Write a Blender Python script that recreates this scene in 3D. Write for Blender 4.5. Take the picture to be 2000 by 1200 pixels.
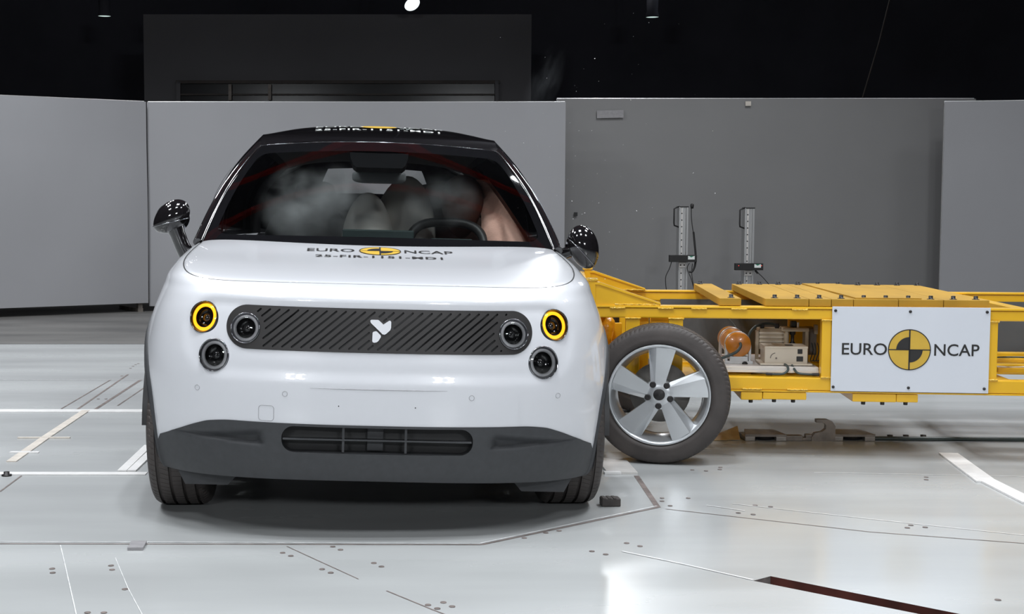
import bpy, bmesh, math, random
import numpy as np
from mathutils import Vector, Matrix, Euler
from mathutils.geometry import delaunay_2d_cdt
random.seed(7)
for o in list(bpy.data.objects): bpy.data.objects.remove(o)
scn = bpy.context.scene
COL = scn.collection
PI = math.pi
# ------------------------------------------------------------------ camera
F, CH = 2700.0, 1.14
PX = 750.0                            # the photograph is cropped: its optical axis lies left of the middle
YAW, PIT = math.atan(24/F), math.atan(190/F)
cd = bpy.data.cameras.new('camera'); cam = bpy.data.objects.new('camera', cd); COL.objects.link(cam)
cd.sensor_width = 36; cd.lens = 36*F/2000; cd.shift_x = (1000-PX)/2000; cd.clip_start = .05; cd.clip_end = 200
cam.location = (0, 0, CH); cam.rotation_euler = (PI/2-PIT, 0, -YAW)
scn.camera = cam
# ------------------------------------------------------------------ world, view
scn.view_settings.view_transform = 'Standard'; scn.view_settings.look = 'None'
scn.view_settings.gamma = 1; scn.view_settings.exposure = 0.0
try: scn.view_settings.use_curve_mapping = False
except Exception: pass
w = bpy.data.worlds.new('hall_air'); scn.world = w; w.use_nodes = True
w.node_tree.nodes['Background'].inputs[0].default_value = (.55, .6, .7, 1)
w.node_tree.nodes['Background'].inputs[1].default_value = .03
scn.cycles.transparent_max_bounces = 24
scn.cycles.max_bounces = 10
# ------------------------------------------------------------------ lamps of the test hall
def disc_lamp(p, aim, power, size=.34, colr=(.93, .965, 1.0), spread=150):
    l = bpy.data.lights.new('hall_lamp', 'AREA'); l.shape = 'DISK'; l.size = size; l.energy = power
    l.color = colr; l.spread = math.radians(spread)
    o = bpy.data.objects.new('hall_lamp', l); COL.objects.link(o); o.location = p
    o.rotation_euler = (Vector(aim)-Vector(p)).to_track_quat('-Z', 'Y').to_euler()
    return o
def lamp_cluster(cx, cy, z, aim, power, n=2, d=.75, **k):
    for i in range(n):
        for j in range(n):
            off = Vector(((i-(n-1)/2)*d, (j-(n-1)/2)*d, 0))
            disc_lamp(Vector((cx, cy, z))+off, Vector(aim)+off, power, **k)
KP = .44
for (x, y, pw) in [(-4.0, 5.2, 80), (0, 4.0, 95), (4.0, 5.2, 80), (-3.8, 1.2, 50), (.2, 1.0, 45), (4.2, 1.2, 45), (-4.6, 8.8, 95), (4.8, 8.8, 85), (-3.6, 12, 110), (3.6, 11.8, 70), (8.5, 10, 25)]:
    lamp_cluster(x, y, 6.4, (x*.9, y+.1, 0), pw*KP)
for (x, y, z, pw) in [(-3.4, -4.6, 3.6, 37), (3.0, -5.2, 3.6, 42)]:
    lamp_cluster(x, y, z, (.4, 5.2, .5), pw*KP, spread=120)
# ------------------------------------------------------------------ pixel helpers
def ray(px, py):
    d = Vector(((px-PX)/F, 1, (600-py)/F))
    d = Matrix.Rotation(-PIT, 3, 'X') @ d
    return Matrix.Rotation(-YAW, 3, 'Z') @ d
FWD = Vector((math.sin(YAW), math.cos(YAW), 0)); RGT = Vector((math.cos(YAW), -math.sin(YAW), 0))
def at(px, py, D):                  # point at horizontal depth D in front of the camera
    d = ray(px, py); return Vector((0, 0, CH)) + d*(D/d.dot(FWD))
def fl(px, py, z=0.0):              # point on the floor
    d = ray(px, py); return Vector((0, 0, CH)) + d*((z-CH)/d.z)
# lamps high at the back of the hall: their glints lie on the glossy floor
for px, py, D, pw, sz in ((1205, -345, 24, 55, .55), (1185, -330, 24.5, 35, .5)): disc_lamp(at(px, py, D), fl(px, 1050), pw, sz)
def bank_lamp(px0, px1, py0, py1, D, pw, colr):
    a, b = at(px0, py0, D), at(px1, py1, D); l = bpy.data.lights.new('hall_bank_lamp', 'AREA'); l.shape = 'RECTANGLE'
    l.size = (Vector((a.x, a.y))-Vector((b.x, b.y))).length; l.size_y = abs(a.z-b.z); l.energy = pw; l.color = colr
    o = bpy.data.objects.new('hall_bank_lamp', l); COL.objects.link(o); o.location = (a+b)/2
    o.rotation_euler = (fl((px0+px1)/2, 1050)-o.location).to_track_quat('-Z', 'Y').to_euler()
bank_lamp(1620, 1915, -360, -210, 24, 45, (.80, .88, 1.0))
# ------------------------------------------------------------------ materials
def mat(name, c, rough=.5, metal=0, coat=0, var=.0, vscale=8, bump=0, bscale=60, emit=None, es=0, spec=.5, rvar=0, stretch=None, croughness=.03):
    m = bpy.data.materials.new(name); m.use_nodes = True
    nt = m.node_tree; b = nt.nodes['Principled BSDF']
    b.inputs['Base Color'].default_value = (*c, 1); b.inputs['Roughness'].default_value = rough
    b.inputs['Metallic'].default_value = metal; b.inputs['Coat Weight'].default_value = coat
    b.inputs['Coat Roughness'].default_value = croughness
    b.inputs['Specular IOR Level'].default_value = spec
    tc = nt.nodes.new('ShaderNodeTexCoord'); src = tc.outputs['Object']
    if stretch:
        mp = nt.nodes.new('ShaderNodeMapping'); mp.inputs['Scale'].default_value = stretch
        nt.links.new(src, mp.inputs[0]); src = mp.outputs[0]
    if var or rvar:
        nz = nt.nodes.new('ShaderNodeTexNoise'); nz.inputs['Scale'].default_value = vscale; nz.inputs['Detail'].default_value = 6
        nt.links.new(src, nz.inputs['Vector'])
        if var:
            r = nt.nodes.new('ShaderNodeValToRGB')
            r.color_ramp.elements[0].position = .3; r.color_ramp.elements[1].position = .7
            r.color_ramp.elements[0].color = (*[max(0, x*(1-var)) for x in c], 1)
            r.color_ramp.elements[1].color = (*[min(1, x*(1+var)) for x in c], 1)
            nt.links.new(nz.outputs['Fac'], r.inputs[0]); nt.links.new(r.outputs[0], b.inputs['Base Color'])
        if rvar:
            mr = nt.nodes.new('ShaderNodeMapRange'); mr.inputs['From Min'].default_value = .3; mr.inputs['From Max'].default_value = .7
            mr.inputs['To Min'].default_value = max(.02, rough-rvar); mr.inputs['To Max'].default_value = rough+rvar
            nt.links.new(nz.outputs['Fac'], mr.inputs[0]); nt.links.new(mr.outputs[0], b.inputs['Roughness'])
    if bump:
        n2 = nt.nodes.new('ShaderNodeTexNoise'); n2.inputs['Scale'].default_value = bscale; n2.inputs['Detail'].default_value = 4
        nt.links.new(src, n2.inputs['Vector'])
        bp = nt.nodes.new('ShaderNodeBump'); bp.inputs['Strength'].default_value = bump; bp.inputs['Distance'].default_value = .02
        nt.links.new(n2.outputs['Fac'], bp.inputs['Height']); nt.links.new(bp.outputs[0], b.inputs['Normal'])
    if emit:
        b.inputs['Emission Color'].default_value = (*emit, 1); b.inputs['Emission Strength'].default_value = es
    return m
def glass(name, tint, gl=.0, ior=1.5):
    m = bpy.data.materials.new(name); m.use_nodes = True; nt = m.node_tree
    for n in list(nt.nodes): nt.nodes.remove(n)
    out = nt.nodes.new('ShaderNodeOutputMaterial'); mx = nt.nodes.new('ShaderNodeMixShader')
    tr = nt.nodes.new('ShaderNodeBsdfTransparent'); tr.inputs[0].default_value = (*tint, 1)
    g = nt.nodes.new('ShaderNodeBsdfGlossy'); g.inputs['Roughness'].default_value = .01
    fr = nt.nodes.new('ShaderNodeFresnel'); fr.inputs[0].default_value = ior
    nt.links.new(fr.outputs[0], mx.inputs[0]); nt.links.new(tr.outputs[0], mx.inputs[1]); nt.links.new(g.outputs[0], mx.inputs[2])
    nt.links.new(mx.outputs[0], out.inputs[0]); return m
def smoke(name, dens, scale, c=(.75, .8, .85), thr=.45, fall=True):
    m = bpy.data.materials.new(name); m.use_nodes = True; nt = m.node_tree
    for n in list(nt.nodes): nt.nodes.remove(n)
    out = nt.nodes.new('ShaderNodeOutputMaterial'); v = nt.nodes.new('ShaderNodeVolumePrincipled')
    v.inputs['Color'].default_value = (*c, 1)
    tc = nt.nodes.new('ShaderNodeTexCoord'); nz = nt.nodes.new('ShaderNodeTexNoise')
    nz.inputs['Scale'].default_value = scale; nz.inputs['Detail'].default_value = 3
    nt.links.new(tc.outputs['Object'], nz.inputs['Vector'])
    mr = nt.nodes.new('ShaderNodeMapRange'); mr.inputs['From Min'].default_value = thr; mr.inputs['From Max'].default_value = thr+.25
    mr.inputs['To Min'].default_value = 0; mr.inputs['To Max'].default_value = dens
    nt.links.new(nz.outputs['Fac'], mr.inputs[0])
    gr = nt.nodes.new('ShaderNodeTexGradient'); gr.gradient_type = 'SPHERICAL'
    nt.links.new(tc.outputs['Object'], gr.inputs[0])
    mu = nt.nodes.new('ShaderNodeMath'); mu.operation = 'MULTIPLY'
    nt.links.new(mr.outputs[0], mu.inputs[0]); nt.links.new(gr.outputs['Fac'], mu.inputs[1])
    nt.links.new(mu.outputs[0], v.inputs['Density']); nt.links.new(v.outputs[0], out.inputs['Volume'])
    return m
M = {}
M['floor'] = mat('grey_floor_paint', (.43, .442, .442), .24, coat=.12, var=.07, vscale=1.3, rvar=.08, stretch=(.35, 1.6, 1), bump=.015, bscale=3, croughness=.12)
M['concrete'] = mat('dark_concrete', (.135, .13, .125), .45, var=.25, vscale=1.5, rvar=.1, stretch=(.5, 1.5, 1))
M['seam_dark'] = mat('seam_dirt', (.16, .13, .12), .7, var=.4, vscale=20)
M['seam_light'] = mat('seam_worn_glint', (.80, .81, .82), .15, metal=0, var=.25, vscale=25)  # worn seam edges; their bright glint is put into the pale colour
M['slot'] = mat('slot_red_oxide', (.07, .018, .013), .6, var=.5, vscale=9)
M['slot_metal'] = mat('slot_bare_steel', (.4, .39, .38), .4, metal=.6, var=.4, vscale=30)
M['tape'] = mat('white_tape', (.72, .71, .7), .45, var=.06, vscale=20)
M['tape_old'] = mat('worn_cream_tape', (.6, .55, .49), .6, var=.15, vscale=14)
M['tape_clear'] = mat('clear_tape', (.6, .58, .56), .3, var=.1, vscale=14)
M['tape_grey'] = mat('grey_tape', (.3, .29, .3), .35, var=.1, vscale=30)
M['screen'] = mat('pale_screen_vinyl', (.315, .315, .33), .42, var=.03, vscale=1.0, bump=.25, bscale=1.6, stretch=(1, 1, .7))
M['screen_grey'] = mat('grey_screen_board', (.225, .222, .222), .5, var=.03, vscale=1.2, bump=.03, bscale=3)
M['hall'] = mat('hall_dark_paint', (.08, .08, .10), .8, var=.2, vscale=.6)
M['hall_box'] = mat('hall_charcoal_panel', (.16, .157, .165), .7, var=.1, vscale=.6)
M['hall_frame'] = mat('hall_brown_trim', (.065, .052, .045), .6, var=.3, vscale=3)
M['hall_glass'] = mat('hall_dark_glass', (.02, .02, .022), .15, var=.2, vscale=2)
M['lamp_glow'] = mat('lamp_glow', (1, 1, 1), .5, emit=(.85, .97, 1), es=2.5, var=.01)
M['lamp_glow_dim'] = mat('lamp_glow_dim', (1, 1, 1), .5, emit=(.75, .95, .9), es=.8, var=.01)
M['red_beam'] = mat('red_crane_paint', (.5, .03, .025), .4, var=.1, vscale=4)
M['white'] = mat('white_car_paint', (.70, .71, .745), .30, coat=1, var=.004, vscale=3)
M['charcoal'] = mat('charcoal_plastic', (.050, .052, .056), .55, spec=.4, var=.08, vscale=40, bump=.02, bscale=400)
M['grille'] = mat('grille_plastic', (.030, .028, .028), .5, spec=.35, var=.05, vscale=30)
M['black'] = mat('black_plastic', (.012, .012, .013), .45, var=.2, vscale=20)
M['gap'] = mat('panel_gap', (.015, .015, .015), .8, var=.2, vscale=20)
M['gline'] = mat('panel_groove', (.38, .38, .40), .6, var=.1, vscale=20)
M['gloss'] = mat('gloss_black_paint', (.009, .008, .009), .08, coat=1, var=.1, vscale=3)
M['frit'] = mat('black_glass_border', (.006, .006, .007), .03, var=.1, vscale=3, spec=.45)
M['glass'] = glass('windscreen_glass', (.90, .93, .92))
M['tint'] = glass('tinted_glass', (.16, .17, .17), ior=1.04)
M['lens'] = glass('lamp_glass', (.8, .8, .8))
M['chrome'] = mat('dark_chrome', (.30, .30, .32), .12, metal=1, var=.05, vscale=20)
M['ring_grey'] = mat('frosted_light_guide', (.80, .80, .83), .3, var=.03, vscale=20)
M['ring_amber'] = mat('lit_amber_light_guide', (1, .5, .05), .4, emit=(1, .40, .010), es=2.3, var=.02)
M['lampdark'] = mat('lamp_interior', (.015, .015, .016), .15, coat=.8, var=.2, vscale=20)
M['tyre'] = mat('tyre_rubber', (.050, .042, .039), .6, var=.18, vscale=14, bump=.05, bscale=150)
M['silver'] = mat('silver_alloy', (.60, .62, .64), .3, metal=.75, coat=.5, var=.03, vscale=9)
M['disc'] = mat('brake_steel', (.30, .28, .26), .45, metal=.6, var=.15, vscale=14)
M['yellow'] = mat('yellow_frame_paint', (.80, .45, .012), .34, coat=.3, var=.05, vscale=3.5, rvar=.05)
M['deck'] = mat('yellow_worn_deck', (.43, .245, .030), .6, spec=.2, var=.13, vscale=6, stretch=(1, .4, 1))
M['weld'] = mat('yellow_weld_bead', (.80, .48, .05), .25, coat=.5, bump=.6, bscale=120, var=.1)
M['orange'] = mat('orange_tank_paint', (.50, .17, .012), .3, coat=.5, var=.06, vscale=6)
M['wrap'] = mat('orange_wrap', (.82, .36, .012), .25, coat=.4, bump=.5, bscale=22, var=.12)
M['bolt'] = mat('black_bolt', (.03, .028, .028), .4, metal=.4, var=.3, vscale=60)
M['sign'] = mat('sign_white', (.64, .665, .72), .35, var=.015, vscale=4)
M['ink'] = mat('black_ink', (.015, .014, .014), .5, var=.1, vscale=20)
M['ink_y'] = mat('yellow_ink', (.60, .38, .045), .45, var=.04, vscale=20)
M['beige'] = mat('beige_enclosure', (.62, .55, .45), .45, var=.06, vscale=9)
M['beige_d'] = mat('beige_machine', (.42, .35, .25), .5, var=.12, vscale=14)
M['alu'] = mat('aluminium', (.55, .55, .55), .35, metal=.7, var=.05, vscale=20, stretch=(1, 1, .1))
M['alu_w'] = mat('pale_tray', (.66, .63, .6), .4, metal=.2, var=.06, vscale=9)
M['hose'] = mat('rubber_hose', (.03, .045, .045), .4, var=.2, vscale=30)
M['steel'] = mat('weathered_steel', (.21, .185, .165), .5, metal=.4, var=.25, vscale=18)
M['card'] = mat('brown_card', (.45, .32, .16), .6, var=.2, vscale=15)
M['label'] = mat('white_label', (.75, .78, .76), .5, var=.03, vscale=30)
M['green'] = mat('green_print', (.02, .22, .12), .5, var=.1, vscale=30)
M['redled'] = mat('red_led', (.8, .05, .04), .4, emit=(1, .08, .06), es=.8, var=.02)
M['seat'] = mat('dark_seat_cloth', (.022, .02, .02), .8, var=.12, vscale=40)
M['seat_brown'] = mat('brown_seat_cloth', (.13, .06, .045), .8, var=.15, vscale=20)
M['bag'] = mat('airbag_cloth', (.88, .84, .79), .8, var=.04, vscale=10, bump=.1, bscale=9)
M['bag_pink'] = mat('salmon_airbag_cloth', (.85, .50, .40), .8, var=.08, vscale=9, bump=.5, bscale=16)
M['dash'] = mat('dash_plastic', (.02, .02, .021), .6, var=.1, vscale=20)
M['screen_dark'] = mat('dark_display', (.035, .05, .05), .25, var=.1, vscale=6)
M['wheel_rim'] = mat('steering_wheel_leather', (.035, .035, .036), .45, var=.1, vscale=30)
M['pod'] = mat('sensor_pod_plastic', (.006, .006, .007), .5, var=.1, vscale=20, spec=.2)
M['inner'] = mat('inner_mirror_plastic', (.30, .31, .32), .6, var=.05, vscale=20)
M['far_sheet'] = mat('dark_grey_sheet', (.085, .09, .096), .5, var=.08, vscale=5)
M['mirror_grey'] = mat('mirror_back_plastic', (.10, .105, .11), .5, var=.05, vscale=20)
M['headliner'] = mat('grey_headliner', (.22, .225, .23), .9, var=.06, vscale=20)
M['speck'] = mat('glass_dust', (.8, .8, .8), .3, var=.05, vscale=30)
# ------------------------------------------------------------------ mesh builder
class MB:
    def __init__(s): s.v = []; s.f = []; s.m = []; s.sm = []
    def add(s, vs, fs, mi=0, smooth=True, T=None):
        n = len(s.v)
        s.v += [tuple(T @ Vector(p)) if T is not None else tuple(p) for p in vs]
        s.f += [tuple(i+n for i in f) for f in fs]; s.m += [mi]*len(fs); s.sm += [smooth]*len(fs)
    def box(s, x0, x1, y0, y1, z0, z1, mi=0, bev=0, T=None):
        bm = bmesh.new(); bmesh.ops.create_cube(bm, size=1)
        for v in bm.verts:
            v.co = Vector(((x0+x1)/2+v.co.x*(x1-x0), (y0+y1)/2+v.co.y*(y1-y0), (z0+z1)/2+v.co.z*(z1-z0)))
        if bev: bmesh.ops.bevel(bm, geom=bm.edges[:], offset=bev, segments=2, affect='EDGES', profile=.6)
        bm.verts.index_update(); s.add([v.co[:] for v in bm.verts], [[v.index for v in f.verts] for f in bm.faces], mi, False, T); bm.free()
    def tube(s, pts, r, n=10, mi=0, T=None, cap=True):
        pts = [Vector(p) for p in pts]; vs = []; fs = []; up = None
        for i, p in enumerate(pts):
            t = (pts[min(i+1, len(pts)-1)]-pts[max(i-1, 0)]).normalized()
            if up is None: up = t.orthogonal().normalized()
            up = (up-t*up.dot(t)).normalized(); sd = t.cross(up)
            rr = r[i] if isinstance(r, (list, tuple)) else r
            for k in range(n):
                a = 2*PI*k/n; vs.append(p+up*math.cos(a)*rr+sd*math.sin(a)*rr)
        for i in range(len(pts)-1):
            for k in range(n): fs.append((i*n+k, i*n+(k+1) % n, (i+1)*n+(k+1) % n, (i+1)*n+k))
        s.add(vs, fs, mi, True, T)
        if cap:
            s.add(vs[:n][::-1], [tuple(range(n))], mi, False, T); s.add(vs[-n:], [tuple(range(n))], mi, False, T)
    def lathe(s, prof, n=48, mi=0, T=None, smooth=True):          # prof: (r, h); axis = local Z
        vs = []; fs = []
        for r, h in prof:
            for k in range(n):
                a = 2*PI*k/n; vs.append((r*math.cos(a), r*math.sin(a), h))
        for i in range(len(prof)-1):
            for k in range(n): fs.append((i*n+k, i*n+(k+1) % n, (i+1)*n+(k+1) % n, (i+1)*n+k))
        s.add(vs, fs, mi, smooth, T)
    def prism(s, poly, h0, h1, mi=0, T=None, smooth=False):       # poly in local XY, extruded along Z
        n = len(poly)
        vs = [(x, y, h0) for x, y in poly]+[(x, y, h1) for x, y in poly]
        fs = [tuple(range(n))[::-1], tuple(range(n, 2*n))]+[(i, (i+1) % n, (i+1) % n+n, i+n) for i in range(n)]
        s.add(vs, fs, mi, smooth, T)
    def grid(s, fn, nu, nv, mi=0, T=None, skip=None):
        vs = [fn(i/nu, j/nv) for j in range(nv+1) for i in range(nu+1)]
        fs = [(j*(nu+1)+i, j*(nu+1)+i+1, (j+1)*(nu+1)+i+1, (j+1)*(nu+1)+i) for j in range(nv) for i in range(nu) if not (skip and skip((i+.5)/nu, (j+.5)/nv))]
        used = sorted({i for f in fs for i in f}); ix = {i: k for k, i in enumerate(used)}
        s.add([vs[i] for i in used], [tuple(ix[i] for i in f) for f in fs], mi, True, T)
    def ball(s, fn, nu=32, nv=18, mi=0, T=None):                  # fn maps a unit-sphere point to a point
        vs = []; fs = []
        for j in range(nv+1):
            b = -PI/2+PI*j/nv
            for i in range(nu):
                a = 2*PI*i/nu; vs.append(fn(math.cos(b)*math.cos(a), math.cos(b)*math.sin(a), math.sin(b)))
        for j in range(nv):
            for i in range(nu): fs.append((j*nu+i, j*nu+(i+1) % nu, (j+1)*nu+(i+1) % nu, (j+1)*nu+i))
        s.add(vs, fs, mi, True, T)
    def build(s, name, mats, parent=None, label=None, T=None, recalc=False, merge=0):
        me = bpy.data.meshes.new(name)
        vs = s.v if T is None else [tuple(T @ Vector(p)) for p in s.v]
        me.from_pydata(vs, [], s.f)
        if not isinstance(mats, (list, tuple)): mats = [mats]
        for m in mats: me.materials.append(m)
        me.polygons.foreach_set('material_index', s.m); me.polygons.foreach_set('use_smooth', s.sm)
        if recalc or merge:
            bm = bmesh.new(); bm.from_mesh(me)
            if merge: bmesh.ops.remove_doubles(bm, verts=bm.verts[:], dist=merge)
            bmesh.ops.recalc_face_normals(bm, faces=bm.faces[:]); bm.to_mesh(me); bm.free()
        me.update()
        o = bpy.data.objects.new(name, me); COL.objects.link(o)
        if parent is not None: o.parent = parent
        if label: o['label'] = label
        return o
def tag(o, label=None, cat=None, group=None, kind=None):
    if label: o['label'] = label
    if cat: o['category'] = cat
    if group: o['group'] = group
    if kind: o['kind'] = kind
    return o
def empty(name, loc=(0, 0, 0), rot=(0, 0, 0)):
    o = bpy.data.objects.new(name, None); COL.objects.link(o); o.location = loc; o.rotation_euler = rot
    o.empty_display_size = .2; return o
def interp(keys):
    xs = np.array([k[0] for k in keys], float); ys = np.array([k[1] for k in keys], float)
    h = np.diff(xs); d = np.diff(ys)/h; m = np.zeros(len(xs))
    m[0] = d[0]; m[-1] = d[-1]
    for i in range(1, len(xs)-1):
        if d[i-1]*d[i] > 0:
            w1 = 2*h[i]+h[i-1]; w2 = h[i]+2*h[i-1]; m[i] = (w1+w2)/(w1/d[i-1]+w2/d[i])
    def f(x):
        x = min(max(x, xs[0]), xs[-1]); i = min(int(np.searchsorted(xs, x, 'right'))-1, len(xs)-2)
        t = (x-xs[i])/h[i]; a = ys[i]; b = ys[i+1]
        return (2*t**3-3*t*t+1)*a+(t**3-2*t*t+t)*h[i]*m[i]+(-2*t**3+3*t*t)*b+(t**3-t*t)*h[i]*m[i+1]
    return f
def smooth01(t): t = min(max(t, 0), 1); return t*t*(3-2*t)
def resample(pts, d, closed=False):
    P = [np.array(p, float) for p in pts]
    if closed: P = P+[P[0]]
    out = []
    for a, b in zip(P[:-1], P[1:]):
        L = np.linalg.norm(b-a); n = max(1, int(round(L/d)))
        for i in range(n): out.append(a+(b-a)*i/n)
    if not closed: out.append(P[-1])
    return out
def catmull(pts, n=8):
    P = [Vector((*p, 0)) if len(p) == 2 else Vector(p) for p in pts]; out = []
    for i in range(len(P)-1):
        p0 = P[max(i-1, 0)]; p1 = P[i]; p2 = P[i+1]; p3 = P[min(i+2, len(P)-1)]
        for k in range(n):
            t = k/n; out.append(.5*((2*p1)+(p2-p0)*t+(2*p0-5*p1+4*p2-p3)*t*t+(3*p1-p0-3*p2+p3)*t**3))
    out.append(P[-1]); return out
def stadium(cx, cz, hw, hh, n=14, r=None):
    r = hh if r is None else r; out = []
    for sx, sz, a0 in ((1, 1, 0), (-1, 1, 90), (-1, -1, 180), (1, -1, 270)):
        for k in range(n+1):
            a = math.radians(a0+90*k/n); out.append((cx+sx*(hw-r)+r*math.cos(a), cz+sz*(hh-r)+r*math.sin(a)))
    return out
def circle(cx, cz, r, n=40): return [(cx+r*math.cos(2*PI*k/n), cz+r*math.sin(2*PI*k/n)) for k in range(n)]
def inside(loops, pts):
    r = np.zeros(len(pts), bool)
    for L in loops:
        A = np.array(L); B = np.roll(A, -1, 0)
        for a, b in zip(A, B):
            c = (a[1] > pts[:, 1]) != (b[1] > pts[:, 1])
            if c.any(): r ^= c & (pts[:, 0] < (b[0]-a[0])*(pts[:, 1]-a[1])/((b[1]-a[1]) or 1e-12)+a[0])
    return r
def cdt(loops, d, dy=None, extra=None):
    """triangulate the even-odd inside of closed loops with a grid of points spaced d"""
    dy = dy or d
    pts = []; edges = []
    for L in loops:
        n0 = len(pts); pts += [tuple(p) for p in L]; k = len(L)
        edges += [(n0+i, n0+(i+1) % k) for i in range(k)]
    A = np.array(pts); mn = A.min(0); mx = A.max(0)
    gx = np.arange(mn[0]+d/2, mx[0], d); gy = np.arange(mn[1]+dy/2, mx[1], dy)
    G = np.array([(x+(d/2 if j % 2 else 0), y) for j, y in enumerate(gy) for x in gx])
    if len(G):
        G = G[inside(loops, G)]
    if len(G):
        keep = np.ones(len(G), bool)
        for i in range(0, len(G), 4000):
            D = ((G[i:i+4000, None, :]-A[None])/np.array([d, dy]))**2
            keep[i:i+4000] = D.sum(2).min(1) > .3
        G = G[keep]
    allp = [Vector((float(p[0]), float(p[1]))) for p in pts]+[Vector((float(p[0]), float(p[1]))) for p in G]
    r = delaunay_2d_cdt(allp, edges, [], 0, 1e-7)
    V = np.array([v[:] for v in r[0]]); Fs = np.array([f for f in r[2] if len(f) == 3])
    C = V[Fs].mean(1)
    return V, Fs[inside(loops, C)]
def textmesh(s, size, T, extrude=0.0, align='CENTER', sx=1.0, bold=0.0, sp=1.0):
    cu = bpy.data.curves.new('t', 'FONT'); cu.body = s; cu.size = size; cu.align_x = align; cu.align_y = 'CENTER'; cu.extrude = extrude; cu.offset = bold
    cu.resolution_u = 4; cu.space_character = sp
    o = bpy.data.objects.new('t', cu); COL.objects.link(o)
    dg = bpy.context.evaluated_depsgraph_get(); me = bpy.data.meshes.new_from_object(o.evaluated_get(dg))
    vs = [(v.co.x*sx, v.co.y, v.co.z) for v in me.vertices]; fs = [tuple(p.vertices) for p in me.polygons]
    bpy.data.objects.remove(o); bpy.data.curves.remove(cu); bpy.data.meshes.remove(me)
    return [T(Vector(v)) for v in vs], fs
def emblem_parts(c, r):
    """flat 2D shapes (x, z): yellow disc and the black ring, cross and two quarter discs"""
    n = 64
    disc = [(c[0]+r*math.cos(2*PI*k/n), c[1]+r*math.sin(2*PI*k/n)) for k in range(n)]
    blacks = []
    for k in range(n):
        a, b = 2*PI*k/n, 2*PI*(k+1)/n
        blacks.append([(c[0]+q*math.cos(t), c[1]+q*math.sin(t)) for q, t in ((r*.955, a), (r, a), (r, b), (r*.955, b))])
    t = r*.035
    blacks.append([(c[0]-r, c[1]-t*.7), (c[0]+r, c[1]-t*.7), (c[0]+r, c[1]+t*.7), (c[0]-r, c[1]+t*.7)])
    blacks.append([(c[0]-t, c[1]-r), (c[0]+t, c[1]-r), (c[0]+t, c[1]+r), (c[0]-t, c[1]+r)])
    for a0 in (90, 270):
        q = [(c[0], c[1])]+[(c[0]+r*.62*math.cos(math.radians(a0+90*k/12)), c[1]+r*.62*math.sin(math.radians(a0+90*k/12))) for k in range(13)]
        blacks.append(q)
    return disc, blacks
# ================================================================== SETTING
# ---- floor with its open slot
slot = [fl(1471, 1135), fl(1505, 1126)]
dt = (fl(1860, 1197)-slot[1]).normalized(); db = (fl(1790, 1199)-slot[0]).normalized()
slot = [slot[0], slot[0]+db*2.4, slot[1]+dt*2.4, slot[1]]
outer = [(-30, -10), (34, -10), (34, 36), (-30, 36)]
V, Fs = cdt([[(p[0], p[1]) for p in resample(outer, 4, True)], [(p.x, p.y) for p in slot]], 4)
mb = MB(); mb.add([(x, y, 0) for x, y in V], [tuple(f) for f in Fs], 0, False)
floor = mb.build('floor', M['floor'], recalc=True); tag(floor, kind='structure')
for p in floor.data.polygons:
    pass
if floor.data.polygons[0].normal.z < 0: floor.data.flip_normals()
mb = MB(); n = 4
mb.add([(p.x, p.y, 0) for p in slot]+[(p.x, p.y, -.16) for p in slot], [(0, 1, 5, 4), (1, 2, 6, 5), (2, 3, 7, 6), (4, 5, 6, 7)], 0, False)
mb.add([(p.x, p.y, 0) for p in (slot[3], slot[0])]+[(p.x, p.y, -.16) for p in (slot[3], slot[0])], [(0, 1, 3, 2)], 1, False)
mb.build('slot_channel', [M['slot'], M['slot_metal']], floor, 'open red-brown slot in the floor')
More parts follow.
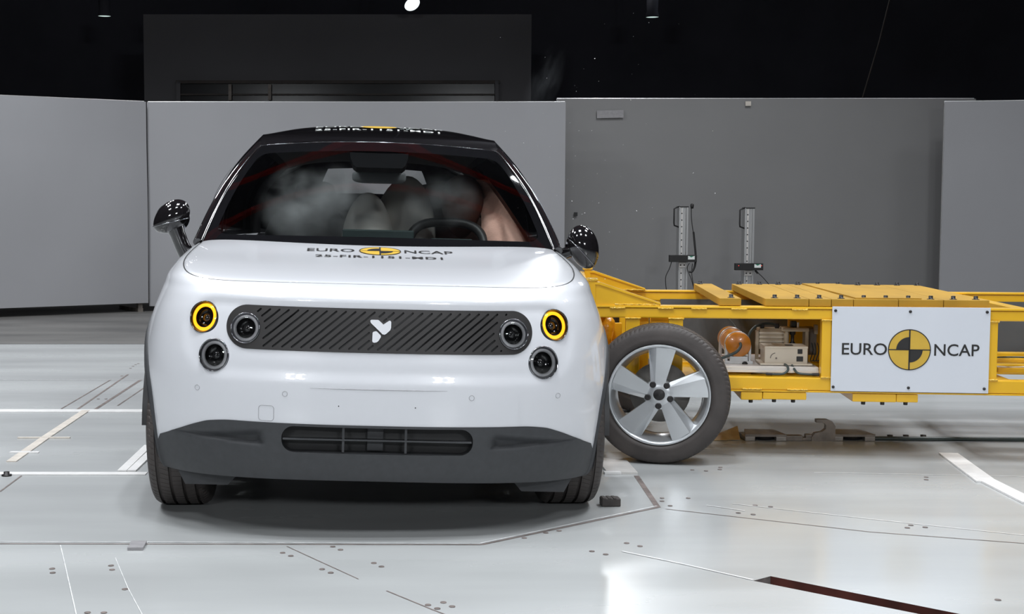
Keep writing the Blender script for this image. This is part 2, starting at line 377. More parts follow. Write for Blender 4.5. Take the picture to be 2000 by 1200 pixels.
# darker concrete apron towards the screens
far0 = 11.7; a = FWD*far0; mb = MB()
mb.add([(a-RGT*22+Vector((0, 0, .002)))[:], (a+RGT*24+Vector((0, 0, .002)))[:], (FWD*26+RGT*24+Vector((0, 0, .002)))[:], (FWD*26-RGT*22+Vector((0, 0, .002)))[:]], [(0, 1, 2, 3)], 0, False)
mb.build('concrete_apron', M['concrete'], floor, 'darker bare concrete under the screens')
def strip_pts(p, q, wd, z=.0015):
    d = (q-p).normalized(); s = Vector((-d.y, d.x, 0))*wd/2
    return [(v.x, v.y, z) for v in (p-s, q-s, q+s, p+s)]
def seam(pxs, wd, m, name='seam', z=.0015):
    mb = MB()
    for a, b in zip(pxs[:-1], pxs[1:]): mb.add(strip_pts(fl(*a), fl(*b), wd, z), [(0, 1, 2, 3)], 0, False)
    return mb.build(name, m, floor)
for pxs, wd, m in [([(-300, 1062), (0, 1063), (940, 1065)], .010, 'seam_dark'), ([(940, 1065), (1285, 992)], .012, 'seam_dark'), ([(1285, 992), (1243, 930)], .022, 'seam_dark'),
                   ([(0, 1059.5), (480, 1061), (938, 1063)], .006, 'seam_light'), ([(938, 1062.5), (1283, 989.5)], .008, 'seam_light'),
                   ([(560, 1068), (610, 1091), (700, 1132)], .004, 'seam_dark'), ([(755, 1155), (845, 1192), (905, 1215)], .005, 'seam_dark'),
                   ([(118, 1066), (125, 1095), (152, 1215)], .003, 'seam_light'), ([(225, 1090), (250, 1150), (285, 1215)], .0022, 'seam_light'),
                   ([(1215, 1078), (1330, 1102), (1471, 1134)], .010, 'seam_light'), ([(1380, 988), (1455, 999)], .008, 'seam_light'), ([(1430, 985), (1700, 1015), (2050, 1052)], .006, 'seam_light'),
                   ([(1300, 995), (1700, 1040), (2050, 1066)], .006, 'seam_dark'), ([(1590, 924), (2100, 934)], .006, 'seam_light'), ([(0, 961), (42, 930)], .008, 'seam_dark'),
                   ([(-200, 742), (283, 743)], .012, 'seam_light'), ([(120, 799), (217, 742)], .010, 'seam_dark'), ([(150, 801), (250, 732)], .014, 'seam_dark'), ([(185, 801), (276, 742)], .020, 'seam_dark'),
                   ([(230, 793), (283, 757)], .010, 'seam_dark')]:
    seam(pxs, wd, M[m], 'seam', .0012 if m == 'seam_dark' else .0018)
for px, py in [(102, 1112), (103, 1120), (217, 1106), (219, 1114), (244, 1152), (552, 1081), (568, 1087), (629, 1113), (646, 1120), (650, 1069), (665, 1075), (171, 1198), (203, 1198), (730, 1101), (745, 1108),
               (1024, 1052), (1066, 1042), (1092, 1038), (1156, 1078), (1183, 1084), (1224, 1062), (1250, 1068), (836, 1183), (866, 1178), (854, 1190), (883, 1186), (1309, 989), (1344, 974), (1293, 974), (1293, 980),
               (1407, 914), (1406, 918), (1379, 921), (1352, 919), (1809, 933), (1809, 938), (1442, 1003), (1471, 1006), (1505, 991), (1475, 988), (1779, 1027), (1772, 1032), (1807, 1031), (1949, 1173), (255, 720), (260, 716), (265, 713), (270, 711), (238, 735), (192, 780), (207, 780)]:
    p = fl(px, py); mb = MB(); mb.lathe([(.0001, .0022), (.009, .0022), (.0095, .001)], 12, T=Matrix.Translation((p.x, p.y, 0)))
    mb.build('bolt_hole', M['seam_dark'], floor)
# ---- tape strips
TAPE_N = [0]
def tape(pxs, wd, m, label, cat='tape', name='tape_strip', group=None):
    mb = MB(); TAPE_N[0] += 1
    for k, (a, b) in enumerate(zip(pxs[:-1], pxs[1:])):
        s = strip_pts(fl(*a), fl(*b), wd, .0030+.0006*TAPE_N[0]+.0002*k); mb.add(s+[(x, y, 0.0005) for x, y, z in s], [(0, 1, 2, 3), (0, 4, 5, 1), (1, 5, 6, 2), (2, 6, 7, 3), (3, 7, 4, 0)], 0, False)
    o = mb.build(name, M[m]); tag(o, label, cat, group); return o
tape([(-260, 803), (283, 803.5)], .10, 'tape', 'long white tape line across the floor, farther of the two left of the car')
tape([(-260, 926), (286, 926.5)], .058, 'tape', 'long white tape line across the floor by the left front tyre')
tape([(22, 903), (90, 855), (168, 803)], .045, 'tape_old', 'worn cream diagonal tape strip on floor left of the car')
tape([(20, 885), (76, 885)], .03, 'tape', 'short white tape dash crossing the near end of the cream strip')
tape([(35, 856.5), (137, 856.5)], .02, 'tape_old', 'faint thin tape dash crossing the cream strip halfway up')
tape([(238, 922), (290, 872)], .040, 'tape', 'outer strip of the white tape pair running under the car')
tape([(257, 922), (305, 876)], .038, 'tape', 'inner strip of the white tape pair running under the car')
tape([(1852, 888), (1928, 944)], .085, 'tape', 'straight upper piece of white tape on the floor below the trolley')
tape([(1922, 938), (2015, 985)], .07, 'tape', 'lower crumpled piece of white tape running out at right edge')
tape([(1192, 898), (1216, 927)], .13, 'tape_clear', 'wide translucent tape patch on floor between car and trolley wheel')
tape([(1180, 926), (1212, 926)], .04, 'tape', 'stub of white tape beside the right front tyre')
tape([(272, 1062), (264, 1076)], .052, 'tape_grey', 'small grey tape piece stuck over the seam in the foreground')
# ---- hall shell
def wall_quad(p0, p1, z0, z1, m, name, th=.1):
    d = (p1-p0); d.z = 0; d.normalize(); nrm = Vector((-d.y, d.x, 0))*th
    mb = MB(); base = [p0, p1, p1+nrm, p0+nrm]
    mb.add([(p.x, p.y, z0) for p in base]+[(p.x, p.y, z1) for p in base], [(0, 3, 2, 1), (4, 5, 6, 7), (0, 1, 5, 4), (1, 2, 6, 5), (2, 3, 7, 6), (3, 0, 4, 7)], 0, False)
    o = mb.build(name, m); tag(o, kind='structure'); return o
CZ = 9.5
P = lambda r, f: RGT*r+FWD*f
wall_quad(P(-24, 29), P(26, 29), 0, CZ, M['hall'], 'wall_back')
wall_quad(P(-24, -9), P(-24, 29), 0, CZ, M['hall'], 'wall_left')
wall_quad(P(26, 29), P(26, -9), 0, CZ, M['hall'], 'wall_right')
mb = MB(); mb.add([P(-24, -9)[:2]+(CZ,), P(26, -9)[:2]+(CZ,), P(26, 29)[:2]+(CZ,), P(-24, 29)[:2]+(CZ,)] if False else [(*P(-24, -9).xy, CZ), (*P(26, -9).xy, CZ), (*P(26, 29).xy, CZ), (*P(-24, 29).xy, CZ)], [(0, 1, 2, 3)], 0, False)
mb.add([(*P(-24, -9).xy, CZ+.1), (*P(26, -9).xy, CZ+.1), (*P(26, 29).xy, CZ+.1), (*P(-24, 29).xy, CZ+.1)], [(0, 3, 2, 1)], 0, False)
tag(mb.build('ceiling', M['hall']), kind='structure')
# charcoal control room behind the screens with a dark window band
D = 22; bl = at(282, 200, D); br = at(1037, 200, D); zt = at(600, 28, D).z
rm = wall_quad(Vector((bl.x, bl.y, 0)), Vector((br.x, br.y, 0)), 0, zt, M['hall_box'], 'wall_control_room', 4)
def on_room(px, py, off=.0): p = at(px, py, D); return p-FWD*off
def room_rect(x0, x1, y0, y1, m, name, off, th, par):
    a, b, c, d = on_room(x0, y1, off), on_room(x1, y1, off), on_room(x1, y0, off), on_room(x0, y0, off)
    mb = MB(); q = [a, b, c, d]
    mb.add([p[:] for p in q]+[(p+FWD*th)[:] for p in q], [(0, 1, 2, 3), (0, 4, 5, 1), (1, 5, 6, 2), (2, 6, 7, 3), (3, 7, 4, 0)], 0, False)
    return mb.build(name, m, par)
wn = room_rect(354, 968, 164, 215, M['hall_glass'], 'window_1', .03, .03, None); tag(wn, kind='structure')
room_rect(345, 975, 158, 164, M['hall_frame'], 'window_frame', .10, .08, wn); room_rect(966, 973, 158, 215, M['hall_box'], 'window_frame', .10, .08, wn); room_rect(346, 354, 160, 215, M['hall_box'], 'window_frame', .10, .08, wn)
room_rect(354, 966, 184, 187, M['hall_frame'], 'rail', .09, .04, wn)
room_rect(448, 454, 166, 197, M['steel'], 'bracket', .14, .05, wn); room_rect(525, 531, 166, 197, M['steel'], 'bracket', .14, .05, wn)
# ---- hanging lamps seen above the screens
def pendant(px, py, D, r, tilt, label, glow, yawt=0):
    p = at(px, py, D); t = empty('ceiling_lamp', p); tag(t, label, 'lamp', None)
    R = Matrix.Rotation(-YAW+yawt, 4, 'Z') @ Matrix.Rotation(tilt, 4, 'X')
    mb = MB(); mb.lathe([(.02, .30), (.1, .28), (r*.8, .10), (r*1.04, 0), (r, -.01), (r*.97, .01)], 32); mb.build('lamp_shade', M['hall'], t, T=R)
    mb = MB(); mb.lathe([(.0005, -.004), (r*.96, 0), (r*.96, .012)], 32); mb.build('lamp_glass', glow, t, T=R)
    mb = MB(); mb.tube([(0, 0, .28), (0, 0, CZ-p.z)], .015, 6); mb.build('suspension_rod', M['hall'], t)
pendant(204, 31, 24, .115, 0, 'small hanging lamp glowing above the left pale screen', M['lamp_glow_dim'])
pendant(805, 8, 21, .125, math.radians(-48), 'brightest round hall lamp glowing above the car roof', M['lamp_glow'], .5)
pendant(1274, 33, 24, .115, 0, 'small hanging lamp glowing above the long grey screen', M['lamp_glow_dim'])
# red crane beams overhead (seen only as streaks in the windscreen)
for k, (yy, zz) in enumerate([(9.2, 7.6), (11.4, 7.6)]):
    mb = MB(); mb.box(-9, 9, yy-.03, yy+.03, zz, zz+.30, bev=.005); mb.box(-9, 9, yy-.09, yy+.09, zz-.03, zz); mb.box(-9, 9, yy-.09, yy+.09, zz+.30, zz+.33)
    mb.build('overhead_beam', M['red_beam'], tag(empty('crane_girder', (0, 0, 0)), ['red crane girder above the car bonnet, out of sight overhead', 'red crane girder above the car roof, out of sight overhead'][k], 'girder'))
# ---- pale screens round the test area
def screen(p0, p1, z0, z1, m, label, feet=True, wrinkle=.012, name='partition_screen'):
    p0 = Vector((p0.x, p0.y, 0)); p1 = Vector((p1.x, p1.y, 0)); d = (p1-p0); L = d.length; d.normalize(); nr = Vector((d.y, -d.x, 0))
    t = empty(name, p0); tag(t, label, 'screen')
    rr = random.Random(sum(map(ord, label))); ph = [rr.uniform(0, 6) for _ in range(8)]
    def fn(u, v):
        q = d*(u*L)+Vector((0, 0, z0+(z1-z0)*v))
        wv = wrinkle*(math.sin(u*L*1.7+v*2.5+ph[0])*.5+math.sin(u*L*4.1-v*3+ph[1])*.25)*math.sin(PI*min(1, v*1.2+.05))
        return (q+nr*(wv+.012))[:]
    mb = MB(); mb.grid(fn, int(L*12), 30); mb.build('screen_sheet', m, t)
    mb = MB(); T = Matrix(((d.x, -nr.x, 0, 0), (d.y, -nr.y, 0, 0), (0, 0, 1, 0), (0, 0, 0, 1)))
    mb.box(0, L, .03, .07, z1-.05, z1+.012, bev=.006, T=T); mb.box(0, .05, .03, .07, z0, z1, bev=.004, T=T); mb.box(L-.05, L, .03, .07, z0, z1, bev=.004, T=T); mb.box(0, L, .03, .07, z0, z0+.05, bev=.004, T=T)
    mb.build('screen_frame', M['alu'], t)
    k = max(2, int(L/2.5)+1)
    for i in range(k):
        x = .08+(L-.16)*i/(k-1); mb = MB(); mb.box(x-.03, x+.03, .02, .6, 0, .04, T=T); mb.box(x-.025, x+.025, .025, .08, 0, z0+.03, T=T); mb.build('foot', M['steel'], t)
    return t
screen(at(-330, 600, 13.7), at(289, 600, 15.45), .10, 2.335, M['screen'], 'pale screen at left with creases and tape near its foot', wrinkle=.03)
screen(at(292, 600, 15.5), at(1101, 600, 15.5), .06, 2.335, M['screen'], 'pale screen directly behind the white car roof')
screen(at(1084, 600, 16.1), at(1893, 600, 16.1), .06, 2.42, M['screen_grey'], 'long grey screen behind the two measuring masts', wrinkle=.004)
screen(at(1834, 600, 15.4), at(2300, 600, 14.9), .06, 2.33, M['screen'], 'pale screen at the far right behind the trolley end', wrinkle=.02)
def patch_on(x0, x1, y0, y1, D, m, label, tilt=0):
    a = [at(x0, y1, D), at(x1, y1-tilt, D), at(x1, y0-tilt, D), at(x0, y0, D)]; mb = MB()
    mb.add([p[:] for p in a]+[(p+FWD*.006)[:] for p in a], [(0, 1, 2, 3), (0, 4, 5, 1), (1, 5, 6, 2), (2, 6, 7, 3), (3, 7, 4, 0)], 0, False)
    tag(mb.build('tape_patch', m), label, 'tape')
patch_on(-12, 53, 578, 592, 14.86, M['tape'], 'crumpled white tape on the foot of the left screen', 8)
patch_on(72, 88, 530, 556, 14.98, M['screen'], 'upright faded tape mark on the left screen', 0)
patch_on(1166, 1218, 216, 231, 16.06, M['tape_grey'], 'grey tape patch near the top of the long grey screen', 1)
patch_on(1456, 1467, 198, 207, 16.06, M['tape_old'], 'tiny cream tape tab on the grey screen top edge')
patch_on(1121, 1128, 415, 422, 16.06, M['black'], 'tiny dark mark on the grey screen above the right mirror')
# rope in the dark at upper right
mb = MB(); p0 = at(1745, -30, 19); p1 = at(1683, 196, 19); mb.tube([p0+(p0-p1)*.85, p0, (p0+p1)/2+RGT*.02, p1, p1+(p1-p0).normalized()*.4], .009, 6)
tag(mb.build('rope', M['hall_frame']), 'thin slack rope hanging in the dark above the grey screen', 'rope')
# ================================================================== CAR
ROLL, CYAW = math.radians(1.45), math.radians(.4)
car = empty('car', (.005, 5.40, 0), (0, ROLL, CYAW))
tag(car, 'white compact car with gloss black roof and two lit amber ring lamps', 'car')
LFf = lambda z: .78-.16*smooth01((z-.84)/.06)-.28*smooth01((z-.89)/.095)
NEf = lambda z: 2.6+.7*smooth01((z-.85)/.12)
nose = interp([(.15, -.58), (.19, -.66), (.26, -.692), (.32, -.706), (.405, -.716), (.53, -.722), (.66, -.716), (.76, -.706), (.82, -.685), (.85, -.655), (.87, -.607), (.885, -.543), (.90, -.46), (.925, -.29), (.96, -.015), (.992, .20), (1.01, .34)])
half = interp([(.16, .876), (.206, .886), (.30, .896), (.40, .900), (.50, .900), (.60, .893), (.70, .876), (.755, .861), (.80, .845), (.855, .827), (.90, .809), (.93, .796), (.96, .777), (.985, .752), (1.01, .725)])
YE = 2.95
def sd_rr(x, z, cx, cz, hw, hh, r):
    qx = abs(x-cx)-hw+r; qz = abs(z-cz)-hh+r
    return math.hypot(max(qx, 0), max(qz, 0))+min(max(qx, qz), 0)-r
def recess(x, z):
    d = 0
    if z > .50:
        sd = sd_rr(x, z, 0, .690, .705, .152, .14)
        d += (.007+.013*smooth01((z-.60)/.17))*smooth01(-sd/.05)
    else:
        ax = abs(x)                                    # pockets of the lower bumper
        if .37 < ax < .80 and .29 < z < .41:
            t = (ax-.385)/(.765-.385)
            top = .387-.040*max(0, t); bot = .318+.016*max(0, t)
            k = smooth01((ax-.385)/.03)*smooth01((.765-ax)/.05)*smooth01((top-z)/.034)*smooth01((z-bot)/.010)
            d += .032*(1-.55*min(1, max(0, t)))*k
    return d
def surf(u, z, rec=True):
    s = 1 if u >= 0 else -1; a = abs(u); w_ = half(z); n0 = nose(z); LF = LFf(z); NE = NEf(z)
    if a <= 1:
        ph = a*PI/2; S = math.sin(ph); Cc = math.cos(ph); k = (S**NE+Cc**NE)**(1/NE)
        x = w_*S/k; y = n0+LF*(1-Cc/k)
    else:
        ys = n0+LF; x = w_*(1-.04*smooth01((a-1.3)/.7)); y = ys+(a-1)*(YE-ys)
    if rec and a < 1: y += recess(x, z)*(1-smooth01((a-.8)/.2))
    return Vector((s*x, y, z))
def u_of_x(x, z):
    NE = NEf(z); s = min(abs(x)/half(z), .9999); u = math.atan2(s, (1-s**NE)**(1/NE))/(PI/2); return math.copysign(u, x)
def u_of_y(y, z):
    n0 = nose(z); LF = LFf(z); NE = NEf(z)
    if y >= n0+LF: return 1+(y-n0-LF)/(YE-n0-LF)
    c = min(max(1-(y-n0)/LF, 0), 1); s = (1-c**NE)**(1/NE); return math.atan2(s, c)/(PI/2)
def normal(u, z, e=.004):
    a = surf(u+e, z)-surf(u-e, z); b = surf(u, z+e)-surf(u, z-e); return a.cross(b).normalized()
def front_y(x, z): return surf(u_of_x(x, z), z).y
AZ, AR, ARI = .33, .388, .350
def xz2uz(L): return [(u_of_x(x, z), z) for x, z in L]
def mirror_outline(right):                            # right half outline, from bottom centre round to top centre
    return right+[(-u, z) for u, z in right[::-1] if abs(u) > 1e-6]
# ---- shapes on the fascia
hoodcurve_xz = [(0, .879), (.25, .8785), (.45, .8772), (.55, .8768), (.62, .8785), (.675, .8845), (.715, .895), (.742, .910), (.755, .927), (.757, .945), (.749, .965), (.737, .985)]
hc = [(p.x, p.y) for p in catmull(hoodcurve_xz, 6)]
hc_u = [(u_of_x(x, z), z) for x, z in hc]
def wb(x): return interp([(0, .402), (.50, .401), (.585, .393), (.64, .376), (.70, .350), (.76, .321), (.85, .278)])(x)
def arch_pts(R, a0, a1, n, yc=0):
    out = []
    for i in range(n+1):
        a = math.radians(a0+(a1-a0)*i/n); out.append((yc-R*math.cos(a), AZ+R*math.sin(a)))
    return out
zb_end = .280; a_end = math.degrees(math.asin((zb_end-AZ)/AR))
right = []
xs_end = surf(u_of_y(-AR*math.cos(math.radians(a_end)), zb_end), zb_end).x
for i in range(61):
    x = xs_end*i/60; right.append((u_of_x(x, wb(x)), wb(x)))
right[-1] = (u_of_y(-AR*math.cos(math.radians(a_end)), zb_end), zb_end)
right += [(u_of_y(y, z), z) for y, z in arch_pts(AR, a_end, 184, 50)][1:]
SILL = .30
right += [(u_of_y(y, SILL), SILL) for y in np.linspace(.46, 2.615-AR-.04, 26)]
right += [(u_of_y(min(y, YE), z), z) for y, z in arch_pts(AR, -4, 150, 40, 2.615) if y < YE-.02]
right += [(2.0, z) for z in np.linspace(.56, .985, 20)]
u_h = hc_u[-1][0]
right += [(u, .985) for u in np.linspace(2.0, u_h, 40)][1:]
right += hc_u[::-1][1:]
right = [right[0]]+right[1:-1]
out_w = right+[(0, .879)]+[(-u, z) for u, z in right[::-1] if abs(u) > 1e-6]
lamp_specs = [(-.6175, .749, .058, 'amber'), (.6175, .749, .058, 'amber'), (-.574, .6215, .059, 'grey'), (.574, .6215, .059, 'grey')]
gr_lamps = [(-.4635, .7215, .0545), (.4635, .7215, .0545)]
GP = (0, .7258, .533, .0748)
holes = [xz2uz(circle(x, z, r*.93, 48)) for x, z, r, k in lamp_specs]+[xz2uz(resample(stadium(*GP), .012, True))]
def patch(loops, d, dz, off=0, zs=1, fn=None):
    Ls = [[(p[0], p[1]*zs) for p in L] for L in loops]
    V_, F_ = cdt(Ls, d, dz*zs)
    f = fn or (lambda u, z: surf(u, z)+(normal(u, z)*off if off else Vector((0, 0, 0))))
    return [f(v[0], v[1]/zs)[:] for v in V_], [tuple(int(i) for i in t) for t in F_]
def wall_in(mb, loop, depth, mi=0, fn=surf):          # inward return along a hole's edge
    A = [fn(*p) for p in loop]; n = len(A); B = [a+Vector((0, depth, 0)) for a in A]
    mb.add([p[:] for p in A+B], [(i, (i+1) % n, (i+1) % n+n, i+n) for i in range(n)], mi, True)
mb = MB(); v, f = patch([out_w]+holes, .017, .0095); mb.add(v, f)
for h in holes: wall_in(mb, h, .03)
for L in ([p for p in right[:61]],):
    pass
body = mb.build('body_shell', M['white'], car, recalc=False)
bm = bmesh.new(); bm.from_mesh(body.data); bmesh.ops.recalc_face_normals(bm, faces=bm.faces[:]); bm.to_mesh(body.data); bm.free()
# ---- hood
top_u = [(u, 1.005) for u in np.linspace(u_of_x(.722, 1.005), -u_of_x(.722, 1.005), 60)]
edge = hc_u[:]
hl = [(-u, z) for u, z in edge[::-1] if u > 1e-6]+edge
cen = np.array([0, .95])
def shrink(L):
    out = []; n = len(L)
    for i, p in enumerate(L):
        a = np.array(L[max(i-1, 0)]); b = np.array(L[min(i+1, n-1)]); pa, pb = surf(*a), surf(*b); t = (pb-pa).normalized()
        out.append((p, t))
    return out
def hood_fn(u, z):
    return surf(u, z)+normal(u, z)*.0006
hood_loop = hl+top_u
V_, F_ = cdt([[(p[0], p[1]*6) for p in hood_loop]], .022, .022)
HV = [hood_fn(v[0], v[1]/6) for v in V_]
nb = len(hl)
for i in range(nb):                                    # pull the edge in for the shut line
    a, b = HV[max(i-1, 0)], HV[min(i+1, nb-1)]; t = (Vector(surf(*hl[min(i+1, nb-1)]))-Vector(surf(*hl[max(i-1, 0)]))).normalized()
    nn = normal(*hl[i]); inn = nn.cross(t) if nn.cross(t).dot(Vector((0, .3, .97))-Vector((0, 0, 0))) > 0 else -nn.cross(t)
    HV[i] = surf(*hl[i])+inn*.0032-nn*.001
mb = MB(); mb.add([p[:] for p in HV], [tuple(int(i) for i in t) for t in F_])
hood = mb.build('hood', M['white'], car, recalc=True)
mb = MB(); mb.tube([surf(*p)-normal(*p)*.0035 for p in hl], .0044, 6, cap=False); mb.build('shut_line', M['gap'], hood)
def hood_pt(x, y, off=.0016):                          # the point of the hood above plan position (x, y)
    lo, hi = .875, 1.008
    for _ in range(30):
        md = (lo+hi)/2
        if surf(u_of_x(x, md), md).y < y: lo = md
        else: hi = md
    u = u_of_x(x, lo); return surf(u, lo)+normal(u, lo)*off
ex0 = .004
for s, cx in (('EURO', -.192), ('NCAP', .194)):
    mb = MB(); vs, fs = textmesh(s, .085, lambda v, cx=cx: hood_pt(cx+v.x, .080+v.y, .003), sx=.87, bold=.0004); mb.add(vs, fs, 0, False)
    mb.build('lettering', M['ink'], hood, 'black lettering on the bonnet')
mb = MB(); vs, fs = textmesh('25-FIR-1151-MD1', .066, lambda v: hood_pt(ex0+v.x, -.050+v.y, .003), sx=.94, bold=.0013, sp=1.12); mb.add(vs, fs, 0, False)
mb.build('lettering', M['ink'], hood, 'black test number on the bonnet')
dsc, blk = emblem_parts((.004, .082), .083)
def plan_disc(c, r, off):
    mb = MB(); vs = [hood_pt(*c, off)[:]]; fs = []; n = 48; k = 0
    for j in range(1, 5):
        for i in range(n): vs.append(hood_pt(c[0]+r*j/4*math.cos(2*PI*i/n), c[1]+r*j/4*math.sin(2*PI*i/n), off)[:])
    for i in range(n): fs.append((0, 1+i, 1+(i+1) % n))
    for j in range(3):
        for i in range(n): fs.append((1+j*n+i, 1+(j+1)*n+i, 1+(j+1)*n+(i+1) % n, 1+j*n+(i+1) % n))
    mb.add(vs, fs, 0, False); return mb
em = plan_disc((.004, .082), .083, .0026).build('emblem', M['ink_y'], hood, 'round yellow and black emblem on the bonnet')
mb = MB()
for q in blk: mb.add([hood_pt(x, y, .0036)[:] for x, y in q], [tuple(range(len(q)))], 0, False)
mb.build('emblem_marking', M['ink'], em)
# ---- lower bumper with air intake
lb = []
a_in = math.degrees(math.asin((.181-AZ)/AR))
for i in range(49):
    x = .755*i/48; lb.append((u_of_x(x, .203-.022*(x/.8)**2), .203-.022*(x/.8)**2))
lb += [(u_of_y(y, z), z) for y, z in arch_pts(AR, a_in, a_end, 12)]
lbw = [p for p in right[:61]][::-1][1:]
right_lb = lb+lbw
out_lb = right_lb+[(-u, z) for u, z in right_lb[::-1] if abs(u) > 1e-6]
INT = stadium(0, .348, .329, .046, 14, .043)
int_loop = xz2uz(resample(INT, .01, True))
mb = MB(); v, f = patch([out_lb, int_loop], .011, .0062, fn=lambda u, z: surf(u, z)+normal(u, z)*.003); mb.add(v, f)
wall_in(mb, int_loop, .08, fn=lambda u, z: surf(u, z)+normal(u, z)*.003)
A = [surf(*p)+normal(*p)*.003 for p in lb[:49]]; A = [Vector((-p.x, p.y, p.z)) for p in A[::-1][:-1]]+A
mb.add([p[:] for p in A]+[(p.x, p.y+.06, p.z-.006) for p in A], [(i, i+1, i+1+len(A), i+len(A)) for i in range(len(A)-1)], 0, True)
bump = mb.build('lower_bumper', M['charcoal'], car, 'dark grey lower bumper with air intake', recalc=True)
mb = MB()
mb.add([(x, -.63, z) for x, z in ((-.36, .29), (.36, .29), (.36, .42), (-.36, .42))], [(0, 1, 2, 3)], 0, False); mb.build('intake_back', M['black'], bump)
mb = MB()
def inlet_bar(x0, x1, z0, z1, y=.02, d=.02): mb.box(x0, x1, front_y(0, .35)+y, front_y(0, .35)+y+d, z0, z1, bev=.002)
inlet_bar(-.325, .325, .345, .351, .012, .03)
mb.build('intake_slat', M['charcoal'], bump)
for xx in (-.117, .098):
    mb = MB(); mb.box(xx-.004, xx+.004, front_y(0, .35)+.016, front_y(0, .35)+.03, .305, .392); mb.build('intake_slat', M['charcoal'], bump)
mb = MB(); mb.box(-.035, .022, -.655, -.635, .305, .392, bev=.004); mb.build('intake_block', M['charcoal'], bump)
# ---- underside
mb = MB(); mb.box(-.60, .60, -.40, 2.9, .20, .24, bev=.01); mb.box(-.56, .56, .0, 2.4, .18, .21, bev=.01); mb.build('underbody', M['black'], car)
for s in (-1, 1):
    mb = MB(); T = Matrix.Scale(s, 4, (1, 0, 0))
    mb.prism([(.725, .195), (.475, .195), (.535, .128), (.69, .128)], .36, .42, T=T @ Matrix.Rotation(PI/2, 4, 'X'))
    mb.build('wheel_deflector', M['charcoal'], car, recalc=True)
# ---- arch cladding and sills
for s in (-1, 1):
    for yc, a1 in ((0, 184), (2.615, 184)):
        mb = MB(); rows = []; n = 60; a0 = a_in if yc == 0 else -14
        for i in range(n+1):
            a = a0+(a1-a0)*i/n; row = []
            for R, off in ((AR+.002, -.004), (AR-.002, .006), (ARI, .008), (ARI-.006, .0), (ARI-.004, -.06)):
                y, z = yc-R*math.cos(math.radians(a)), AZ+R*math.sin(math.radians(a))
                u = u_of_y(min(y, YE+.1), max(z, .17)); p = surf(u, max(z, .17), False)+normal(u, max(z, .17))*off
                row.append((s*p.x, p.y if y < YE else y, p.z))
            rows.append(row)
        k = 5
        mb.add([p for r in rows for p in r], [(i*k+j, i*k+j+1, (i+1)*k+j+1, (i+1)*k+j) for i in range(n) for j in range(k-1)])
        mb.build('arch_cladding', M['charcoal'], car, recalc=True)
    mb = MB(); mb.grid(lambda u, v: (s*(surf(u_of_y(.36+u*1.9, .30-.13*v), .30-.13*v).x+.004-.03*v*v), .36+u*1.9, .302-.13*v), 20, 6); mb.build('side_sill', M['charcoal'], car, recalc=True)
    for yc in (0, 2.615):                              # dark wheel-house
        mb = MB(); mb.grid(lambda u, v: (s*(.86-.32*v), yc-(ARI+.01)*math.cos(PI*u), AZ+(ARI+.01)*math.sin(PI*u)), 24, 3)
        mb.grid(lambda u, v: (s*.56, yc-ARI+2*ARI*u, .2+.5*v), 4, 4); mb.build('wheel_house', M['black'], car)
# ---- grille
SP = .0327
def grille_fn(u, z): return surf(u, z, True)+Vector((0, -.004, 0))
def logo_poly(pts): return [((x-1147)*.000697+.002, .7263-(y-264)*.000697) for x, y in pts]
LG1 = logo_poly([(1095, 213), (1101, 209), (1133, 209), (1139, 212), (1160, 231), (1188, 212), (1194, 212), (1198, 218), (1198, 246), (1194, 258), (1174, 276), (1166, 280), (1156, 278), (1150, 272), (1098, 224)])
LG2 = logo_poly([(1108, 272), (1112, 267), (1124, 264), (1130, 266), (1148, 284), (1149, 292), (1138, 310), (1130, 317), (1118, 320), (1110, 318), (1107, 312)])
def ok_slot(x, z):
    if sd_rr(x, z, *GP, GP[3]) > -.010: return False
    for lx, lz, lr in gr_lamps:
        if math.hypot(x-lx, z-lz) < lr+.016: return False
    for L in (LG1, LG2):
        for qx, qz in L:
            if math.hypot(x-qx, z-qz) < .011: return False
    if inside([LG1, LG2], np.array([[x, z]]))[0]: return False
    return True
slots = []
for k in range(-18, 19):
    xt = .0085+k*SP; run = []
    for i in range(131):
        t = i/130; x, z = xt+.070-.150*t, .7885-.1245*t
        if ok_slot(x, z): run.append((x, z))
        if (not ok_slot(x, z) or i == 130) and run:
            slots.append((run[0], run[-1])); run = []
def capsule(a, b, r, n=4):
    a = np.array(a); b = np.array(b); d = (b-a); L = np.linalg.norm(d); d = d/L if L > 1e-5 else np.array([.77, -.64]); ang = math.atan2(d[1], d[0]); out = []
    for c0, s0 in ((b, -90), (a, 90)):
        for i in range(n+1):
            t = ang+math.radians(s0+180*i/n); out.append((c0[0]+r*math.cos(t), c0[1]+r*math.sin(t)))
    return out
caps = [capsule(a, b, .0033) for a, b in slots]
gh = [xz2uz(circle(x, z, r*.95, 40)) for x, z, r in gr_lamps]
caps_u = [xz2uz(resample(c, .012, True)) for c in caps]
gs = (GP[0], GP[1], GP[2]-.001, GP[3]-.001)
gloop = xz2uz(resample(stadium(*gs), .012, True))
mb = MB(); v, f = patch([gloop]+gh+caps_u, .012, .010, fn=grille_fn); mb.add(v, f)
wall_in(mb, gloop, .02, fn=grille_fn)
for c in gh: wall_in(mb, c, .03, fn=grille_fn)
for c in caps_u:
    wall_in(mb, c, .009, fn=grille_fn)
    mb.add([(grille_fn(*p)+Vector((0, .009, 0)))[:] for p in c], [tuple(range(len(c)))], 1, False)
grille = mb.build('grille_panel', [M['grille'], M['black']], car, 'dark panel with diagonal slots', recalc=True)
mb = MB()
